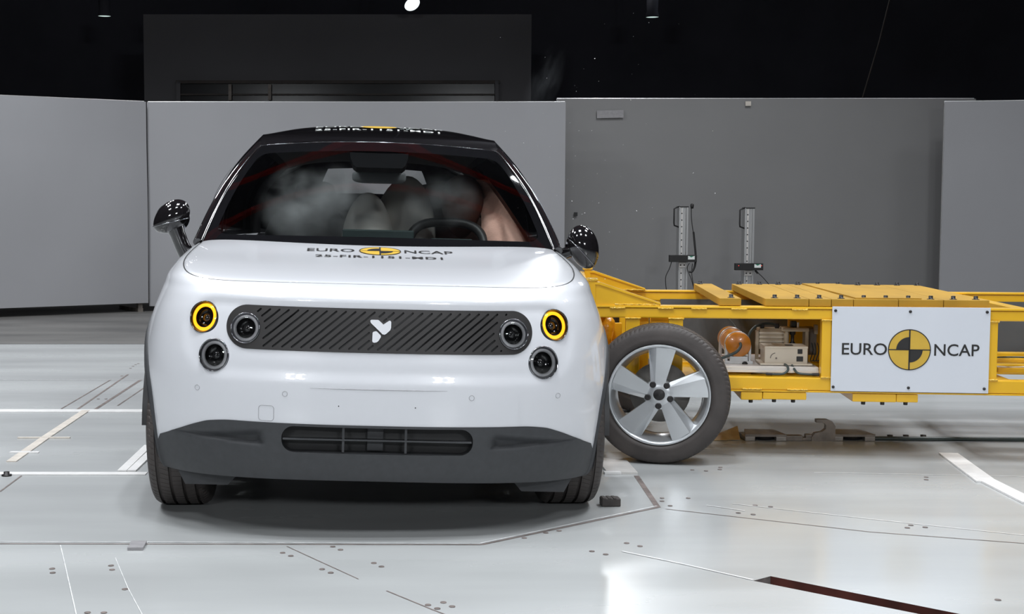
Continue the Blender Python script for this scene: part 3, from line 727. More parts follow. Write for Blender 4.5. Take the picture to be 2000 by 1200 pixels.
for L in (LG1, LG2):
    n = len(L); A = [Vector((x, front_y(x, z)-.009, z)) for x, z in L]
    mb.add([p[:] for p in A]+[(p+Vector((0, .008, 0)))[:] for p in A], [tuple(range(n))]+[(i, i+n, (i+1) % n+n, (i+1) % n) for i in range(n)], 0, False)
mb.build('badge', M['white'], grille, 'white badge', recalc=True)
# ---- round lamps
def lamp(x, z, r, kind, off=0):
    u = u_of_x(x, z); nn = normal(u, z); nn = (nn+Vector((0, -.25, 0))).normalized(); c = surf(u, z)+Vector((0, off, 0))
    T = Matrix.Translation(c) @ nn.to_track_quat('Z', 'Y').to_matrix().to_4x4()
    mb = MB(); mb.lathe([(r*.90, -.02), (r*.985, -.006), (r, .001), (r*.985, .005), (r*.95, .006), (r*.93, .003), (r*.90, -.001), (r*.86, -.002), (r*.85, -.012)], 56, T=T)
    h = mb.build('headlight', M['lampdark'] if kind != 'grey' else M['chrome'], car, {'amber': 'round lamp with lit amber ring', 'grey': 'round unlit lamp with grey ring'}.get(kind))
    mb = MB(); mb.lathe([(r*.85, -.006), (r*.83, -.001), (r*.75, .001), (r*.66, -.001), (r*.63, -.008)], 56, T=T)
    mb.build('light_ring', M['ring_amber'] if kind == 'amber' else M['ring_grey'], h)
    mb = MB(); mb.lathe([(r*.64, -.004), (r*.58, -.018), (r*.46, -.024), (.0005, -.026)], 40, T=T)
    for a in (90, 210, 330):
        T2 = T @ Matrix.Rotation(math.radians(a), 4, 'Z'); mb.box(r*.3, r*.6, -.0012, .0012, -.024, -.016, T=T2)
    mb.build('lamp_bowl', M['lampdark'], h)
    mb = MB(); mb.lathe([(r*.34, -.024), (r*.32, -.016), (r*.2, -.009), (.0005, -.0065)], 32, T=T); mb.build('projector_lens', M['lampdark'], h)
    mb = MB(); mb.lathe([(r*.93, .0035), (r*.7, .0095), (r*.35, .0128), (.0005, .0135)], 48, T=T); mb.build('lamp_cover', M['lens'], h)
for s in lamp_specs: lamp(*s)
for x, z, r in gr_lamps: lamp(x, z, r, 'grey', -.004)
# ---- sensors, tow cover, marks
def ring(loop, r, m, name, par=car, off=.0): 
    mb = MB(); pts = [surf(*p)+normal(*p)*off for p in xz2uz(loop)]; pts.append(pts[0]); mb.tube(pts, r, 6, cap=False); return mb.build(name, m, par)
for x in (-.633, -.320, .320, .633): ring(circle(x, .504, .0088, 20), .0011, M['gline'], 'parking_sensor', body)
ring(resample(stadium(-.384, .434, .0265, .0265, 5, .011), .006, True), .0011, M['gline'], 'tow_eye_cover', body)
for x in (-.135, .127):
    p = surf(u_of_x(x, .468), .468); mb = MB(); mb.lathe([(.0001, .0008), (.0022, .0004)], 10, T=Matrix.Translation(p) @ Matrix.Rotation(PI/2, 4, 'X')); mb.build('plate_screw', M['gap'], body)
mb = MB(); pts = [surf(u_of_x(x, .5275), .5275)+Vector((0, -.0001, 0)) for x in np.linspace(-.235, .235, 40)]
mb.tube(pts, [.0005+.0018*(1-(2*i/39-1)**2) for i in range(40)], 6); mb.build('crease', M['gline'], body)
# ---- windscreen
def ws(u, v, off=0):                                    # u -1..1 across, v 0..1 up
    a = abs(u)
    b = Vector((.748*u, .205+.175*a**2.2, .9905-.004*a)); t = Vector((.553*u, .93+.13*a**2.2, 1.447-.022*a**2))
    p = b.lerp(t, v); bow = math.sin(PI*v)
    p += Vector((u*.020*bow, -.012*bow, .022*bow*(1-.4*a*a)))
    return p+Vector((0, -.72, .69))*off
def gl_band(u):                                         # clear area limits (v)
    return .105, .90-.03*abs(u)
def clear(u, v):
    au = abs(2*u-1); lo, hi = gl_band(2*u-1); lim = .925-.02*v
    return sd_rr(au, v, 0, .5*(lo+hi), lim, .5*(hi-lo), .07) < 0
N = 60
lo, hi = .072, .885
cl = stadium(0, (lo+hi)/2, .925, (hi-lo)/2, 10, .075)
cl = resample(cl, .03, True)
outl = resample([(-1, 0), (1, 0), (1, 1), (-1, 1)], .04, True)
V_, F_ = cdt([cl], .05, .04); mb = MB(); mb.add([ws(x, y)[:] for x, y in V_], [tuple(int(i) for i in f) for f in F_]); wsc = mb.build('windscreen', M['glass'], car, 'windscreen', recalc=True)
V_, F_ = cdt([outl, cl], .05, .04); mb = MB(); mb.add([ws(x, y)[:] for x, y in V_], [tuple(int(i) for i in f) for f in F_]); mb.build('glass_border', M['frit'], wsc, recalc=True)
mb = MB(); mb.tube([ws(x, 1.0, .000) for x in np.linspace(-1, 1, 40)], .0014, 6); mb.build('header_seal', M['chrome'], wsc)
# ---- roof and greenhouse
def roof_pt(x, y):
    s_ = x/.555; hy = .93+.13*abs(s_)**2.2; p = roof(s_, max(0, (y-hy)/(2.82-hy))); p.z += .003; return p
roof_wx = interp([(0, .553), (.08, .551), (.25, .556), (.6, .555), (1, .50)])
def roof(s, v):                                         # s -1..1 across, v 0..1 back
    a = abs(s); hy = .93+.13*a**2.2
    y = hy+(2.82-hy)*v
    zc = interp([(0, 1.447), (.04, 1.470), (.10, 1.497), (.2, 1.532), (.34, 1.554), (.5, 1.556), (.75, 1.53), (1, 1.45)])(v)
    ze = interp([(0, 1.425), (.04, 1.456), (.10, 1.484), (.2, 1.492), (.34, 1.498), (.5, 1.49), (.75, 1.46), (1, 1.40)])(v)
    k = a**4*.8+a*a*.2
    return Vector((roof_wx(v)*s, y, zc*(1-k)+ze*k))
mb = MB(); mb.grid(lambda u, v: roof(2*u-1, v*v*.6+v*.4)[:], 48, 40); mb.build('roof', M['gloss'], car, 'gloss black roof', recalc=True)
rf = bpy.data.objects['roof']
mb = MB(); vs, fs = textmesh('25-FIR-1151-MD1', .075, lambda v: roof_pt(v.x, 1.22+v.y), sx=1.0, bold=.0008, sp=1.12); mb.add(vs, fs, 0, False); mb.build('lettering', M['label'], rf, 'white test number on the roof')
for s, cx in (('EURO', -.19), ('NCAP', .19)):
    mb = MB(); vs, fs = textmesh(s, .09, lambda v, cx=cx: roof_pt(cx+v.x, 1.37+v.y), sx=1.02); mb.add(vs, fs, 0, False); mb.build('lettering', M['label'], rf, 'white lettering on the roof')
mb = MB(); mb.grid(lambda u, v: (roof_pt(.088*v*math.cos(2*PI*u), 1.37+.088*v*math.sin(2*PI*u)))[:], 36, 5); mb.build('emblem', M['ink_y'], rf, 'yellow emblem on the roof')
belt_x = interp([(0, .742), (.1, .775), (.25, .80), (.6, .80), (1, .70)])
def side(t, v, s):                                      # t belt->roof, v front->rear
    b = Vector((belt_x(v), .38+(3.0-.38)*v, .985)); r = roof(1, v); w_ = r.lerp(r, 0)
    p = b.lerp(w_, t); bul = math.sin(PI*t)
    p.x += .030*bul+.038*bul*smooth01(v/.3); p.z += .02*bul
    return (s*p.x, p.y, p.z)
def win(u, v):                                          # u along, v up
    return (.10 < u < .44 or .47 < u < .86) and .05 < v < .86 and u > .10+.10*v
for s in (-1, 1):
    mb = MB(); mb.grid(lambda u, v: side(v, u*u*.5+u*.5, s), 60, 24, skip=lambda u, v: win(u*u*.5+u*.5, v)); mb.build('door_frame', M['gloss'], car, recalc=True)
    mb = MB(); mb.grid(lambda u, v: side(v, u*u*.5+u*.5, s), 60, 24, skip=lambda u, v: not win(u*u*.5+u*.5, v)); mb.build('side_window', M['tint'], car, recalc=True)
    mb = MB(); mb.grid(lambda u, v: (lambda q: (q[0]-s*.022, q[1], q[2]))(side(v, .06+.93*u, s)), 60, 24, skip=lambda u, v: win(.06+.93*u, v)); mb.build('door_trim', M['dash'], car)
    mb = MB(); rows = []                                # A-pillar: a rounded gloss black rail beside the glass
    for j in range(25):
        v = j/24; a = ws(s*.985, v, .002); rows.append(a+Vector((s*.014, .012, -.004)))
    mb.tube(rows, [.017+.006*(1-j/24) for j in range(25)], 14); mb.build('pillar', M['gloss'], car)
# rear end
mb = MB()
def rear(u, v):
    x = (2*u-1); a = abs(x); e = side(v, 1, 1); return (e[0]*x, e[1]+.12*(1-a*a), e[2]+.05*(1-a*a)*v)
rw = lambda u, v: abs(u-.5) < .24 and .50 < v < .86
mb.grid(rear, 40, 20, skip=rw); mb.build('tailgate_frame', M['gloss'], car, recalc=True)
mb = MB(); mb.grid(rear, 40, 20, skip=lambda u, v: not rw(u, v)); mb.build('rear_window', M['lens'], car, recalc=True)
mb = MB(); mb.grid(lambda u, v: ((2*u-1)*(half(.3+.685*v)*.96-.03*v), YE+.16*(1-abs(2*u-1)**3)-.0+.05*math.sin(PI*v), .3+.685*v), 30, 12); mb.build('tailgate', M['white'], car, recalc=True)
mb = MB(); mb.grid(lambda u, v: ((2*u-1)*.84, YE+.16*(1-abs(2*u-1)**3)+.01, .18+.14*v), 20, 4); mb.build('rear_bumper', M['charcoal'], car, recalc=True)
# ---- cabin
mb = MB()
mb.grid(lambda u, v: (-.70+1.4*u, .42+.28*v, .93+.05*math.sin(v*PI/2)), 12, 6)
mb.box(-.70, .70, .70, .98, .90, .975, bev=.03); mb.box(-.70, .70, .45, .95, .4, .90)
dash = mb.build('dashboard', M['dash'], car)
mb = MB(); mb.box(-.155, .160, .70, .715, .965, 1.052, bev=.006); mb.build('touch_display', M['screen_dark'], dash, 'wide dark display on the dashboard')
mb = MB(); mb.box(.235, .415, .66, .672, .985, 1.022, bev=.005); mb.build('driver_display', M['screen_dark'], dash)
mb = MB(); mb.box(-.72, .72, .45, 2.9, .26, .30); 
for s in (-1, 1): mb.box(s*.71-.01, s*.71+.01, .5, 2.9, .3, .96)
mb.box(-.70, .70, 2.80, 2.84, .3, .95)
mb.build('cabin_tub', M['seat'], car)
mb = MB(); mb.grid(lambda u, v: (roof(2*u-1, .05+.93*v)*1-Vector((0, 0, .035)))[:], 20, 12); mb.build('headliner', M['headliner'], car)
def seat_mesh(cx, y, m, name, hr=True, tilt=.25, w_=.24):
    mb = MB()
    def fn(a, b, c): 
        q = lambda t: math.copysign(abs(t)**.55, t)
        return (cx+w_*q(a)*(1-.15*max(0, c)), y+.09*q(b)+.20*(c*.5+.5)*tilt*2, .80+.36*q(c))
    mb.ball(fn); o = mb.build(name, m, car)
    mb = MB(); mb.ball(lambda a, b, c: (cx+w_*math.copysign(abs(a)**.6, a), y-.28+.30*math.copysign(abs(b)**.6, b), .48+.10*c)); mb.build('seat_cushion', m, o)
    if hr:
        mb = MB(); mb.ball(lambda a, b, c: (cx+.115*math.copysign(abs(a)**.6, a), y+.17+.05*b, 1.22+.075*math.copysign(abs(c)**.7, c))); mb.build('headrest', m, o)
        for s in (-1, 1):
            mb = MB(); mb.tube([(cx+s*.05, y+.16, 1.05), (cx+s*.05, y+.17, 1.2)], .007, 8); mb.build('headrest_post', M['chrome'], o)
    return o
seat_mesh(-.36, 1.75, M['seat'], 'passenger_seat', False, .5); seat_mesh(.36, 1.48, M['seat_brown'], 'driver_seat')
seat_mesh(-.34, 2.35, M['seat'], 'rear_seat'); seat_mesh(.34, 2.35, M['seat'], 'rear_seat')
# steering wheel
T = Matrix.Translation((.325, .98, .945)) @ Matrix.Rotation(math.radians(62), 4, 'X')
mb = MB(); pts = []
for i in range(49):
    a = 2*PI*i/48; e = 3.0; cx_, sx_ = math.cos(a), math.sin(a); k = (abs(cx_)**e+abs(sx_)**e)**(1/e); pts.append(((.178*cx_/k), (.165*sx_/k), 0))
mb.tube(pts, .0215, 12, cap=False, T=T); sw = mb.build('steering_wheel', M['wheel_rim'], car, 'steering wheel')
mb = MB(); mb.lathe([(.0005, .03), (.05, .026), (.065, 0), (.06, -.03), (.0005, -.04)], 28, T=T); mb.build('wheel_hub', M['dash'], sw)
for a in (0, 180, 270):
    mb = MB(); mb.box(.05, .165, -.014, .014, -.012, .006, bev=.004, T=T @ Matrix.Rotation(math.radians(a), 4, 'Z')); mb.build('wheel_spoke', M['dash'], sw)
mb = MB(); mb.tube([T @ Vector((0, 0, -.03)), (.325, .72, .82)], .035, 12); mb.build('steering_column', M['dash'], sw)
# inner mirror, sensor pod
mb = MB(); mb.ball(lambda a, b, c: (.002+.122*math.copysign(abs(a)**.45, a), .86+.022*b, 1.288+.030*math.copysign(abs(c)**.6, c))); im = mb.build('inner_mirror', M['inner'], car, 'grey back of the inner mirror')
mb = MB(); mb.tube([(.002, .87, 1.29), (.002, .90, 1.36)], .012, 8); mb.build('mirror_stem', M['dash'], im)
mb = MB(); PP = [(-.135, 1.425), (.135, 1.425), (.125, 1.36), (.112, 1.325), (.098, 1.312), (-.098, 1.312), (-.112, 1.325), (-.125, 1.36)]
A = []
for x, z in PP:
    v_ = (z-.99)/(1.447-.99); A.append(ws(x/(.742-.189*v_), v_, -.006))
mb.add([p[:] for p in A]+[(p+Vector((0, .05, -.02)))[:] for p in A], [tuple(range(8)), tuple(range(8, 16))[::-1]]+[(i, i+8, (i+1) % 8+8, (i+1) % 8) for i in range(8)], 0, False); mb.build('sensor_pod', M['pod'], car, recalc=True)
# airbags
mb = MB(); mb.ball(lambda a, b, c: (-.043+.122*a*(1-.1*c), 1.06+.11*b, .995+.225*(c if c > 0 else c*.8))); mb.build('airbag', M['bag'], car, 'low cream airbag bulging behind the display')
mb = MB(); mb.ball(lambda a, b, c: (.122+.160*a*(1-.15*c)+.02*c, 1.20+.13*b, 1.03+.275*c)); mb.build('airbag', M['bag'], car, 'tall cream airbag in the middle of the cabin')
mb = MB()
def curt(u, v):                                          # draped salmon curtain beside the driver
    top = Vector((.505, 1.16, 1.275)); bl_ = Vector((.485, .93, .90)); br_ = Vector((.69, .72, .94))
    b = bl_.lerp(br_, u); p = b.lerp(top+Vector((-.05*(1-u), .10*(1-u), .02)), v**1.0)
    p.y += .018*math.sin(u*14+v*3)*(1-v)**2+.01*math.sin(u*5+v*9); p.x += .012*math.sin(u*9-v*6)*(1-v)+.02*math.sin(PI*v); return p[:]
mb.grid(curt, 30, 30); mb.grid(lambda u, v: (Vector(curt(u, v))+Vector((.02, .05*math.sin(PI*u)*math.sin(PI*v)+.002, 0)))[:], 30, 30)
mb.build('curtain_airbag', M['bag_pink'], car, 'salmon side curtain airbag')
mb = MB(); mb.ball(lambda a, b, c: (.400+.098*a*(1+.25*c), 1.14+.09*b, 1.165+.150*c)); mb.build('curtain_lobe', M['seat_brown'], car, 'brown lobe of the side curtain')
# ---- door mirrors
def mirror(s, c, tilt, scl=1.0):
    T = Matrix.Translation(c) @ Matrix.Rotation(tilt, 4, 'Y')
    def fn(a, b, z):
        a, b, z = a*scl, b*scl, z*scl; x = a*.080; zz = z*(.076 if z > 0 else .062); y = b*.055
        if b > 0: y = b*.030
        x += s*(-.018*z); zz += -s*.010*a
        return (x, y, zz)
    mb = MB(); mb.ball(fn, 36, 24, T=T); h = mb.build('door_mirror', M['gloss'], car)
    mb = MB(); pts = []
    for i in range(33):
        a = PI+PI*i/32; q = fn(math.cos(a)*.955*1.03, math.sin(a)*.955*1.03, -.30); pts.append(T @ Vector(q))
    mb.tube(pts, .0022, 6); mb.build('mirror_seam', M['chrome'], h)
    mb = MB(); mb.lathe([(.0005, 0), (.066, 0), (.067, .004)], 32, T=T @ Matrix.Translation((0, .031, 0)) @ Matrix.Rotation(-PI/2, 4, 'X') @ Matrix.Scale(1.1, 4, (1, 0, 0))); mb.build('mirror_glass', M['chrome'], h)
    return h, T
h, T = mirror(-1, Vector((-.886, .55, 1.083)), math.radians(-8))
mb = MB(); mb.tube([(-.876, .56, 1.05), (-.862, .565, 1.015), (-.842, .57, .965), (-.815, .58, .915)], [.040, .034, .033, .038], 14); mb.build('mirror_arm', M['gloss'], h)
h, T = mirror(1, Vector((.884, .55, .998)), math.radians(38), 1.08)
mb = MB(); mb.tube([(.87, .57, .995), (.82, .58, .975), (.775, .60, .955)], [.030, .025, .028], 14); mb.build('mirror_arm', M['gloss'], h)
# ---- wheels
def tyre_mb(R, W, ri, pitches=88, groove=4):
    mb = MB(); prof = []
    hw = W/2
    prof += [(ri, -hw*.80), (ri+.012, -hw*.93), (R*.76, -hw*.985), (R*.80, -hw*1.0), (R*.815, -hw*.992), (R*.86, -hw*.995), (R*.925, -hw*.962), (R*.962, -hw*.90), (R*.985, -hw*.80)]
    rib = []
    edges = np.linspace(-hw*.74, hw*.74, groove*2+2)
    gw = .0056
    cs = np.linspace(-hw*.62, hw*.62, groove)
    cur = -hw*.78
    for c in cs:
        prof += [(R*(1-.006*abs(c/hw)**2), c-gw-.0008), (R-.0105, c-gw), (R-.0105, c+gw), (R*(1-.006*abs(c/hw)**2), c+gw+.0008)]
    prof += [(r, -h) for r, h in prof[:9][::-1]]
    angs = []; 
    for k in range(pitches):
        p = 2*PI/pitches; angs += [(k*p, 0), (k*p+p*.82, 0), (k*p+p*.83, 1), (k*p+p*.985, 1)]
    n = len(angs); vs = []; fs = []
    for j, (r, h) in enumerate(prof):
        outer = r > R*.955 and r > R-.0074
        for a, lowr in angs:
            rr = r-(.0010 if (lowr and outer and abs(h) < hw*.82) else 0); aa = a+abs(h)*1.2
            vs.append((rr*math.cos(aa), rr*math.sin(aa), h))
    for j in range(len(prof)-1):
        for k in range(n): fs.append((j*n+k, j*n+(k+1) % n, (j+1)*n+(k+1) % n, (j+1)*n+k))
    mb.add(vs, fs); mb.sm = [(k//n < 8 or k//n >= len(prof)-9) for k in range(len(fs))]
    return mb
def road_wheel(par, T, R, W, ri, spokes=5, name='wheel', full=False):
    """wheel (alloy) > tyre, brake disc, wheel nuts; local +Z is the outer side"""
    hw = W/2; mb = MB()
    mb.lathe([(ri-.004, hw*.80), (ri+.006, hw*.88), (ri+.004, hw*.93), (ri-.006, hw*.90), (ri-.012, hw*.72), (ri-.024, hw*.45), (ri-.034, 0), (ri-.030, -hw*.6), (ri, -hw*.85)], 64, T=T)
    zf = hw*.86; ro = ri-.010; rh = .058
    for k in range(spokes):
        a = 2*PI*k/spokes+math.radians(15); R2 = T @ Matrix.Rotation(a, 4, 'Z')
        # flat face + folded flank, thick spoke
        w0, w1 = .021, .062
        pts = [(rh*.75, -w0, zf-.016), (rh*.75, w0, zf-.016), (ro, w1*.40, zf+.000), (ro, -w1, zf-.002), (ro, w1, zf-.030), (rh, w0*2.0, zf-.026)]
        fr = [(0, 1, 2, 3), (1, 5, 4, 2)]
        bk = [(x, y, z-.035) for x, y, z in pts]
        mb.add(pts+bk, fr+[(0, 3, 9, 6), (3, 2, 8, 9), (2, 4, 10, 8), (4, 5, 11, 10), (6, 9, 8, 7), (7, 8, 10, 11)], 0, False, R2)
    mb.lathe([(.0005, zf-.012), (.03, zf-.012), (.060, zf-.017), (.070, zf-.026), (.074, zf-.06), (.0005, zf-.06)], 40, T=T)
    wh = mb.build(name, M['silver'], par)
    mb = tyre_mb(R, W, ri); mb.build('tyre', M['tyre'], wh, T=T)
    mb = MB(); mb.lathe([(.0005, zf-.007), (.022, zf-.008), (.026, zf-.011)], 28, T=T); mb.build('hub_cap', M['bolt'], wh)
    for k in range(5):
        a = 2*PI*k/5+math.radians(51); mb = MB(); mb.lathe([(.0005, zf-.012), (.008, zf-.011), (.0135, zf-.011), (.0145, zf-.016)], 16, T=T @ Matrix.Translation((.052*math.cos(a), .052*math.sin(a), 0))); mb.build('wheel_nut', M['bolt'], wh)
    mb = MB(); mb.lathe([(.0005, .0), (.075, .0), (.078, -.01), (.135, -.01), (.136, -.03), (.0005, -.03)], 40, T=T); mb.build('brake_disc', M['disc'], wh)
    return wh
Rinv = Euler((0, ROLL, 0)).to_matrix().to_4x4().inverted()
for s in (-1, 1):
    for yy, nm in ((0, 'front'), (2.615, 'rear')):
        T = Rinv @ Matrix.Translation((s*.738+.008, yy-(.05 if yy == 0 else 0), .331)) @ Matrix.Rotation(s*PI/2, 4, 'Y')
        road_wheel(car, T, .331, .222, .235)
# ---- drifting smoke
def puff(c, r, m, label, par=None):
    mb = MB(); mb.ball(lambda a, b, z: (a, b, z), 24, 14)
    o = mb.build('smoke_puff', m); o.location = c; o.scale = r
    tag(o, label, 'smoke', None, 'stuff'); return o
puff(car.matrix_basis @ Vector((-.27, .93, 1.15)), (.29, .22, .22), smoke('cabin_smoke', 26, 1.5, (.97, .98, 1), thr=.42), 'grey smoke drifting behind the left half of the windscreen')
puff(car.matrix_basis @ Vector((.24, 1.00, 1.20)), (.24, .15, .17), smoke('cabin_smoke_thin', 13, 1.5, (.97, .98, 1), thr=.42), 'thin smoke drifting above the steering wheel')
o = puff(at(1062, 165, 8.2), (.10, .3, .26), smoke('air_smoke', .32, 1.6, thr=.42), 'faint smoke wisp rising above the screens right of the car roof'); o.rotation_euler = (0, math.radians(20), 0)
# ================================================================== CRASH TROLLEY
TANG = YAW+math.atan(350/F)
trolley = empty('crash_trolley', (1.337, 6.355, 0), (0, 0, -TANG))
tag(trolley, 'yellow steel crash test trolley with white sign board rammed against the car side', 'trolley')
TW = trolley.matrix_basis.copy(); TWi = None
def face(px, py, b=0):                                  # pixel -> trolley (a, c) on the plane b
    mw = Matrix.LocRotScale(trolley.location, trolley.rotation_euler, None); mi = mw.inverted()
    o = mi @ Vector((0, 0, CH)); d = mi.to_3x3() @ ray(px, py); t = (b-o.y)/d.y; p = o+d*t; return p.x, p.z
def tbox(a0, a1, b0, b1, c0, c1, name, m=None, bev=.004, par=None, label=None):
    mb = MB(); mb.box(a0, a1, b0, b1, c0, c1, bev=bev); return mb.build(name, m or M['yellow'], par or trolley, label)
A0, A1, BW = -.32, 3.3, 1.30
TT, TB, BT, BB = .698, .641, .374, .306
for b in (0, BW-.06):
    nm = 'top_beam'
    mb = MB(); mb.box(A0, A1, b, b+.06, TB, TT-.012, bev=.006); mb.box(A0, A1, b-.006, b+.075, TT-.010, TT, bev=.003)
    tb = mb.build('top_beam', M['yellow'], trolley)
    mb = MB(); mb.box(-.30, A1, b, b+.06, BB+.008, BT, bev=.006); mb.box(-.30, A1, b-.004, b+.07, BB, BB+.007, bev=.002); mb.build('bottom_beam', M['yellow'], trolley)
    if b == 0:                                          # weld beads along the front beams
        for a in (-.2, .02, .17, .35, .62): 
            mb = MB(); mb.tube([(a-.035+.07*i/10, -.005, TT-.012+.001*math.sin(i*2.1)) for i in range(11)], .005, 8); mb.build('weld_bead', M['weld'], tb)
        for px0, px1 in ((1450, 1487), (1537, 1577)):
            a0, c0 = face(px0, 763); a1, c1 = face(px1, 763); mb = MB(); mb.tube([(a0+(a1-a0)*i/10, -.004, BB+.012+.001*math.sin(i*2.1)) for i in range(11)], .0045, 8); mb.build('weld_bead', M['weld'], tb)
# uprights between the beams
def upright(a0, a1, b0=.0, b1=.055):
    tbox(a0, a1, b0, b1, BT-.003, TB+.003, 'upright')
    for c in (TB-.002, BT+.002):
        mb = MB(); mb.tube([(a0-.003, b0-.002, c), ((a0+a1)/2, b0-.004, c), (a1+.003, b0-.002, c)], .005, 8); mb.build('weld_bead', M['weld'], trolley)
for a0, a1 in ((-.161, -.096), (.035, .100), (.721, .764), (1.446, 1.486), (2.3, 2.345), (3.25, 3.3)): upright(a0, a1)
for a0, a1 in ((-.14, -.07), (.06, .12), (.78, .84), (1.5, 1.56)): tbox(a0, a1, BW-.055, BW, BT, TB, 'upright')
tbox(.70, .74, .75, .80, BT, TB, 'upright')
# cross members
for a in (-.30, .62, 1.35, 2.3, 3.24): tbox(a, a+.06, .06, BW-.06, TB+.002, TT-.014, 'cross_member')
for a in (-.28, .12, .80, 1.52, 2.3, 3.2): tbox(a, a+.06, .06, BW-.06, BB+.01, BB+.06, 'cross_member')
tbox(.1, 1.5, .55, .60, BB+.02, BB+.075, 'long_member'); tbox(1.55, 3.3, .50, .56, .40, .45, 'long_member')
tbox(1.55, 3.3, .75, .80, BB+.01, BB+.06, 'long_member')
mb = MB(); mb.box(.66, 1.46, .57, .59, BT, TB); mb.build('inner_panel', M['yellow'], trolley)
for a0_, a1_ in ((.08, .80), (1.50, 2.25)): tbox(a0_, a1_, BW-.07, BW-.064, BT-.02, TB+.01, 'back_sheet', M['far_sheet'], bev=0, label='dark grey sheet on the far side')
# gusset wedges and barrier head
for b in (0.004, BW-.09):
    mb = MB(); T = Matrix.Translation((0, b+.055, 0)) @ Matrix.Rotation(PI/2, 4, 'X')
    mb.prism([(-.30, TT), (-.005, TT), (-.005, TT+.008), (-.285, TT+.100), (-.30, TT+.100)], 0, .055, T=T)
    mb.prism([(-.305, TT+.096), (-.285, TT+.096), (-.003, TT+.004), (-.003, TT+.011), (-.283, TT+.107), (-.305, TT+.107)], -.006, .062, T=T)
    mb.build('gusset', M['yellow'], trolley, recalc=True)
    mb = MB(); mb.tube([(-.21+.2*i/16, b-.002, TT+.004+.0015*math.sin(i*2.3)) for i in range(17)], .005, 8); mb.build('weld_bead', M['weld'], trolley)
    tbox(-.335, -.300, b-.005, b+.07, TB, TT+.118, 'post')
    mb = MB(); mb.box(-.345, -.29, b-.01, b+.075, TT+.112, TT+.124, bev=.004); mb.build('post_cap', M['weld'], trolley)
tbox(-.36, -.335, -.02, BW+.02, .30, TT+.10, 'front_plate')
mb = MB(); mb.box(-.40, -.36, .0, BW, .33, .78, bev=.01); mb.build('barrier_face', M['alu'], trolley, 'crushed aluminium barrier face')
tbox(-.30, -.22, .35, .42, TB, TT-.01, 'stiffener'); tbox(-.30, -.22, .9, .97, TB, TT-.01, 'stiffener')
mb = MB(); mb.ball(lambda x, y, z: (-.245+.034*x*(1+.25*math.sin(6*z)+.5*(z < -.3)), .16+.03*y*(1+.3*math.sin(5*z+1)), .555+.10*math.copysign(abs(z)**.5, z)), 24, 24); mb.build('wrapped_strut', M['wrap'], trolley, 'strut wrapped in crumpled orange film')
tbox(-.215, -.17, .20, .22, .50, .60, 'lug'); tbox(-.12, -.06, .62, .68, BT, TB, 'upright')
# deck plates with bolts
fa = lambda px: face(px, 590, .012)[0]
plates = [(fa(p), fa(q), 0) for p, q in ((1405, 1448), (1494, 1580), (1580.4, 1624), (1624.4, 1667), (1667.4, 1755), (1755.4, 1843), (1843.4, 1933))]
for a0, a1, dz in plates: tbox(a0+.0007, a1-.0007, .012, BW-.012, TT+.002, TT+.036, 'deck_plate', M['deck'], bev=.0025, label='flat bolted deck plate')
mb = MB(); mb.prism([(.872, .03), (1.16, .03), (1.03, BW-.02), (.84, BW-.02)], TT+.036, TT+.042); mb.build('deck_plate', M['deck'], trolley, 'thin raised deck plate')
def bolt(a, b, c, r=.0095, h=.016, ax='Z'):
    mb = MB(); T = Matrix.Translation((a, b, c))
    if ax == 'Y': T = T @ Matrix.Rotation(PI/2, 4, 'X')
    if ax == '-Z': T = T @ Matrix.Rotation(PI, 4, 'X')
    mb.lathe([(r*1.7, 0), (r*1.7, .002), (r*1.02, .002), (r, h*.9), (r*.9, h), (r*.55, h), (r*.5, h*.6), (.0003, h*.6)], 14, T=T); return mb.build('bolt', M['bolt'], trolley)
for px in (1428, 1513, 1557, 1600, 1643, 1687, 1730, 1774, 1818, 1862, 1906): a, c = face(px, 575, .06); bolt(a, .06, TT+.036)
for px in (1367, 1443, 1483, 1520, 1558, 1597, 1636, 1675, 1713, 1752, 1791): a, c = face(px, 548, BW-.06); bolt(a, BW-.06, TT+.036)
# plates slung under the frame
for p0, p1, c in ((1447, 1489, .267), (1490, 1575, .271), (1665, 1750.5, .267), (1751, 1793, .268)):
    a0, a1 = face(p0, 775)[0], face(p1, 775)[0]
    tbox(a0, a1, -.002, BW, c, BB-.002, 'underslung_plate')
    for k in ((.5,) if a1-a0 < .12 else (.28, .72)): bolt(a0+(a1-a0)*k, .03, c, ax='-Z')
